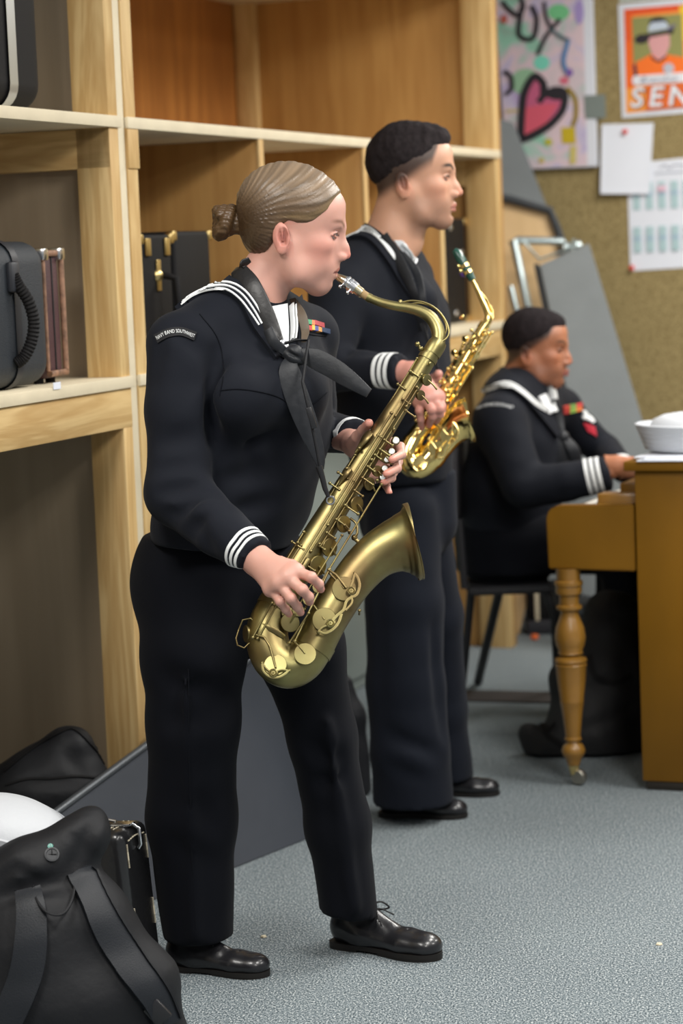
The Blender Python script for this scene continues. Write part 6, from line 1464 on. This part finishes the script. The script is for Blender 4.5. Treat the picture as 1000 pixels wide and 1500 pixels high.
# main body: tall slab leaning
f.lofts([BP(98, 1545, 4.50), BP(98, 1460, 4.50), BP(72, 1370, 4.51), BP(55, 1300, 4.53)], [(.250, .125), (.212, .12), (.155, .10), (.125, .075)], (1, .15, 0), k=.04)
f.lofts([BP(-50, 1300, 4.54), BP(40, 1270, 4.53), BP(128, 1222, 4.55)], [(.045, .07), (.050, .062), (.046, .055)], (0, 0, 1), k=.03)
f.cap(BP(120, 1225, 4.55), BP(136, 1200, 4.56), .040, .020, k=.02)
f.groove(BP(140, 1195, 4.52), BP(100, 1290, 4.46), .014, .014); f.groove(BP(-40, 1320, 4.45), BP(110, 1285, 4.46), .018, .020); f.groove(BP(40, 1250, 4.46), BP(110, 1215, 4.48), .012, .008)
f.groove(BP(100, 1340, 4.40), BP(190, 1500, 4.36), .03, .012); f.groove(BP(60, 1300, 4.45), BP(140, 1290, 4.45), .012, .010); f.groove(BP(100, 1220, 4.49), BP(135, 1255, 4.49), .010, .008); f.groove(BP(-20, 1300, 4.47), BP(40, 1262, 4.46), .012, .009); f.groove(BP(20, 1270, 4.46), BP(70, 1300, 4.46), .010, .008)
f.noise(.003, 2.5, 41); f.clip((0, 0, .004), (0, 0, -1))
bpo = sdfobj('bag_body', f, BLACKN, bp, it=3); bbk = bvh_of(bpo)
PADM = mat('padded_strap_nylon', (.011, .013, .017), .5, bump=.1, bscale=350, spec=.35)
strip('shoulder_strap', bbk, [(42, 1302), (48, 1340), (46, 1390), (36, 1440), (10, 1500), (-10, 1530)], lambda t: 36+10*math.sin(t*3), PADM, bp, off=.016, n=40, rows=6, near=4.45, drop=.004)
strip('shoulder_strap', bbk, [(112, 1275), (135, 1320), (158, 1370), (190, 1420), (222, 1462), (240, 1500)], lambda t: 34+6*math.sin(t*3), PADM, bp, off=.016, n=40, rows=6, near=4.45, drop=.004)
strip('strap_piping', bbk, [(128, 1268), (152, 1316), (175, 1358), (208, 1408), (238, 1450), (254, 1490)], 2.5, BLACKN, bp, off=.020, n=40, near=4.45)
hp1 = [hit(bbk, x, y, 4.45)[0]+Vector((0, -o, 0)) for x, y, o in ((50, 1300, .0), (58, 1318, .02), (75, 1332, .03), (95, 1332, .03), (108, 1312, .02), (112, 1282, .0))]
ribbon('grab_handle', hp1, [.012]*6, BLACKN, bp, .004, wdir=(0, -1, .3))
pc, pn_ = hit(bbk, 76, 1252, 4.47)
prt = lathe('headphone_port', pc+pn_*.001, pn_, [(.001, 0), (.013, 0), (.014, .003), (.011, .0035), (.0105, .0015), (.001, .0015)], mat('port_rubber', (.03, .032, .036), .5), bp, n=24)
for a in (0, PI/2): tube('port_slit', [pc+pn_*.003+Vector((.009*math.cos(a), 0, .009*math.sin(a))), pc+pn_*.003-Vector((.009*math.cos(a), 0, .009*math.sin(a)))], .0008, BLACKF, prt, n=5)
tc_, tn_ = hit(bbk, 74, 1240, 4.47)
bd_ = lathe('logo_badge', tc_+tn_*.0015, tn_, [(.001, 0), (.0055, 0), (.0052, .0012), (.001, .0013)], mat('teal_badge', rgb(30, 130, 115), .4), bp, n=20)
vs, fs = textmesh('U', .008, 0, True); uu, vv = frame(tn_); mk('badge_letter', [tc_+tn_*.0031+Vector((1, 0, 0))*(v.x-.0028)+Vector((0, 0, 1))*(v.y-.0028) for v in vs], fs, TAPE, bd_)
box('strap_buckle', (-.018, -.006, -.022), (.018, .006, .022), mat('black_plastic', (.015, .015, .017), .35), bp, local=False, M=Matrix.Translation(hit(bbk, 232, 1478, 4.45)[0]+Vector((0, -.022, 0))) @ Matrix.Rotation(-.7, 4, 'Y'), bev=.004)
tube('side_loop', [P(214, 1398, 4.62), P(236, 1392, 4.60), P(244, 1405, 4.60), P(243, 1432, 4.60), P(228, 1440, 4.62)], .005, BLACKN, bp, flat=.3)
# sailor cap on the backpack
Mh = Matrix.Translation(P(8, 1246, 4.70)) @ Matrix.Rotation(.30, 4, 'Y') @ Matrix.Rotation(.12, 4, 'X') @ Matrix.Scale(1.22, 4)
sailor_cap('sailor_cap', Mh, 'white sailor cap resting behind the roll top of the backpack at the left edge', .12)
# soft gig bag in the left bay
gb = empty('gig_bag', P(70, 1250, 5.75), 'soft black gig bag slumped on the floor inside the left shelving bay', 'bag')
f = Field(P(-60, 1330, 5.75)-Vector((.1, .25, .12)), P(190, 1050, 5.75)+Vector((.1, .25, .06)), .009)
f.lofts([P(100, 1100, 5.78), P(80, 1160, 5.75), P(60, 1320, 5.72)], [(.045, .06), (.13, .10), (.19, .13)], (1, 0, 0), k=.04)
f.cap(P(-60, 1220, 5.70), P(100, 1105, 5.76), .09, .05, k=.05); f.cap(P(105, 1100, 5.77), P(160, 1190, 5.74), .045, .05, k=.04)
f.groove(P(20, 1150, 5.64), P(150, 1140, 5.66), .015, .012); f.groove(P(90, 1090, 5.7), P(120, 1130, 5.68), .02, .008); f.noise(.005, 3.5, 51); f.clip((0, 0, .004), (0, 0, -1))
gbo = sdfobj('bag_body', f, BLACKN, gb, it=3); bgb = bvh_of(gbo)
strip('zipper', bgb, [(8, 1150), (40, 1141), (75, 1140), (110, 1137), (150, 1140)], 3, BLACKF, gb, off=.004, n=30, near=5.7); strip('edge_piping', bgb, [(6, 1130), (50, 1095), (95, 1070), (112, 1070), (135, 1092), (156, 1118)], 3.5, BLACKF, gb, off=.004, n=30, near=5.75)
# dark bag standing between the two players
db = empty('gig_bag', G(520, 1172), 'upright dark gig bag standing between the two saxophonists', 'bag')
cX = G(505, 1168)
f = Field(cX-Vector((.16, .12, .02)), cX+Vector((.16, .16, .50)), .008)
f.lofts([cX+Vector((0, .03, .02)), cX+Vector((-.015, .03, .22)), cX+Vector((-.02, .04, .31))], [(.075, .055), (.078, .055), (.055, .04)], (1, 0, 0), k=.02); f.noise(.003, 3, 3); f.clip((0, 0, .003), (0, 0, -1))
sdfobj('bag_body', f, mat('charcoal_nylon', (.020, .021, .026), .6, bump=.2, bscale=80), db, it=3)
# backpack under the piano
ub = empty('backpack', P(850, 1130, 7.0), 'bulky black backpack slumped on the carpet under the piano keyboard', 'backpack')
cX = P(850, 1128, 7.02); g2_ = lambda px, py, Y=7.05: P(px, py, Y)
f = Field((g2_(740, 1100).x-.02, 6.85, -.0), (g2_(960, 1100).x+.03, 7.45, .62), .009)
f.lofts([g2_(880, 1085, 7.14), g2_(880, 1000, 7.15), g2_(898, 900, 7.16)], [(.15, .12), (.14, .11), (.085, .07)], (1, 0, 0), k=.05)
f.cap(g2_(805, 1092, 7.1), g2_(860, 1060, 7.1), .065, .10, k=.05); f.cap(g2_(775, 1075, 7.1), g2_(790, 1108, 7.08), .036, .038, k=.03)
f.groove(g2_(790, 1050, 7.02), g2_(840, 1080, 7.0), .02, .016); f.groove(g2_(860, 1010, 7.03), g2_(930, 990, 7.03), .022, .010); f.groove(g2_(850, 1070, 7.0), g2_(930, 1040, 7.02), .02, .012)
f.noise(.006, 3.5, 61); f.clip((0, 0, .004), (0, 0, -1))
ubo = sdfobj('bag_body', f, mat('matt_black_canvas', (.010, .010, .011), .75, bump=.2, bscale=80), ub, it=3); bub = bvh_of(ubo)
strip('strap', bub, [(862, 960), (872, 990), (900, 1000), (925, 990)], 8, BLACKF, ub, off=.006, n=20, near=7.0); strip('strap', bub, [(788, 1050), (800, 1075), (822, 1090), (835, 1110)], 7, BLACKF, ub, off=.006, n=20, near=7.0)
pb = empty('plastic_bag', P(862, 905, 7.25), 'crumpled grey translucent plastic bag behind the turned piano leg', 'bag')
f = Field(P(862, 892, 7.28)-Vector((.07, .06, .07)), P(862, 892, 7.28)+Vector((.07, .06, .07)), .0045)
f.ell(P(860, 888, 7.28), (.036, .03, .03), k=0); f.ell(P(872, 898, 7.28), (.022, .02, .026), k=.01); f.noise(.006, 12, 71)
sdfobj('crumpled_film', f, mat('grey_film', (.16, .18, .20), .25, bump=.3, bscale=50), pb, it=2)
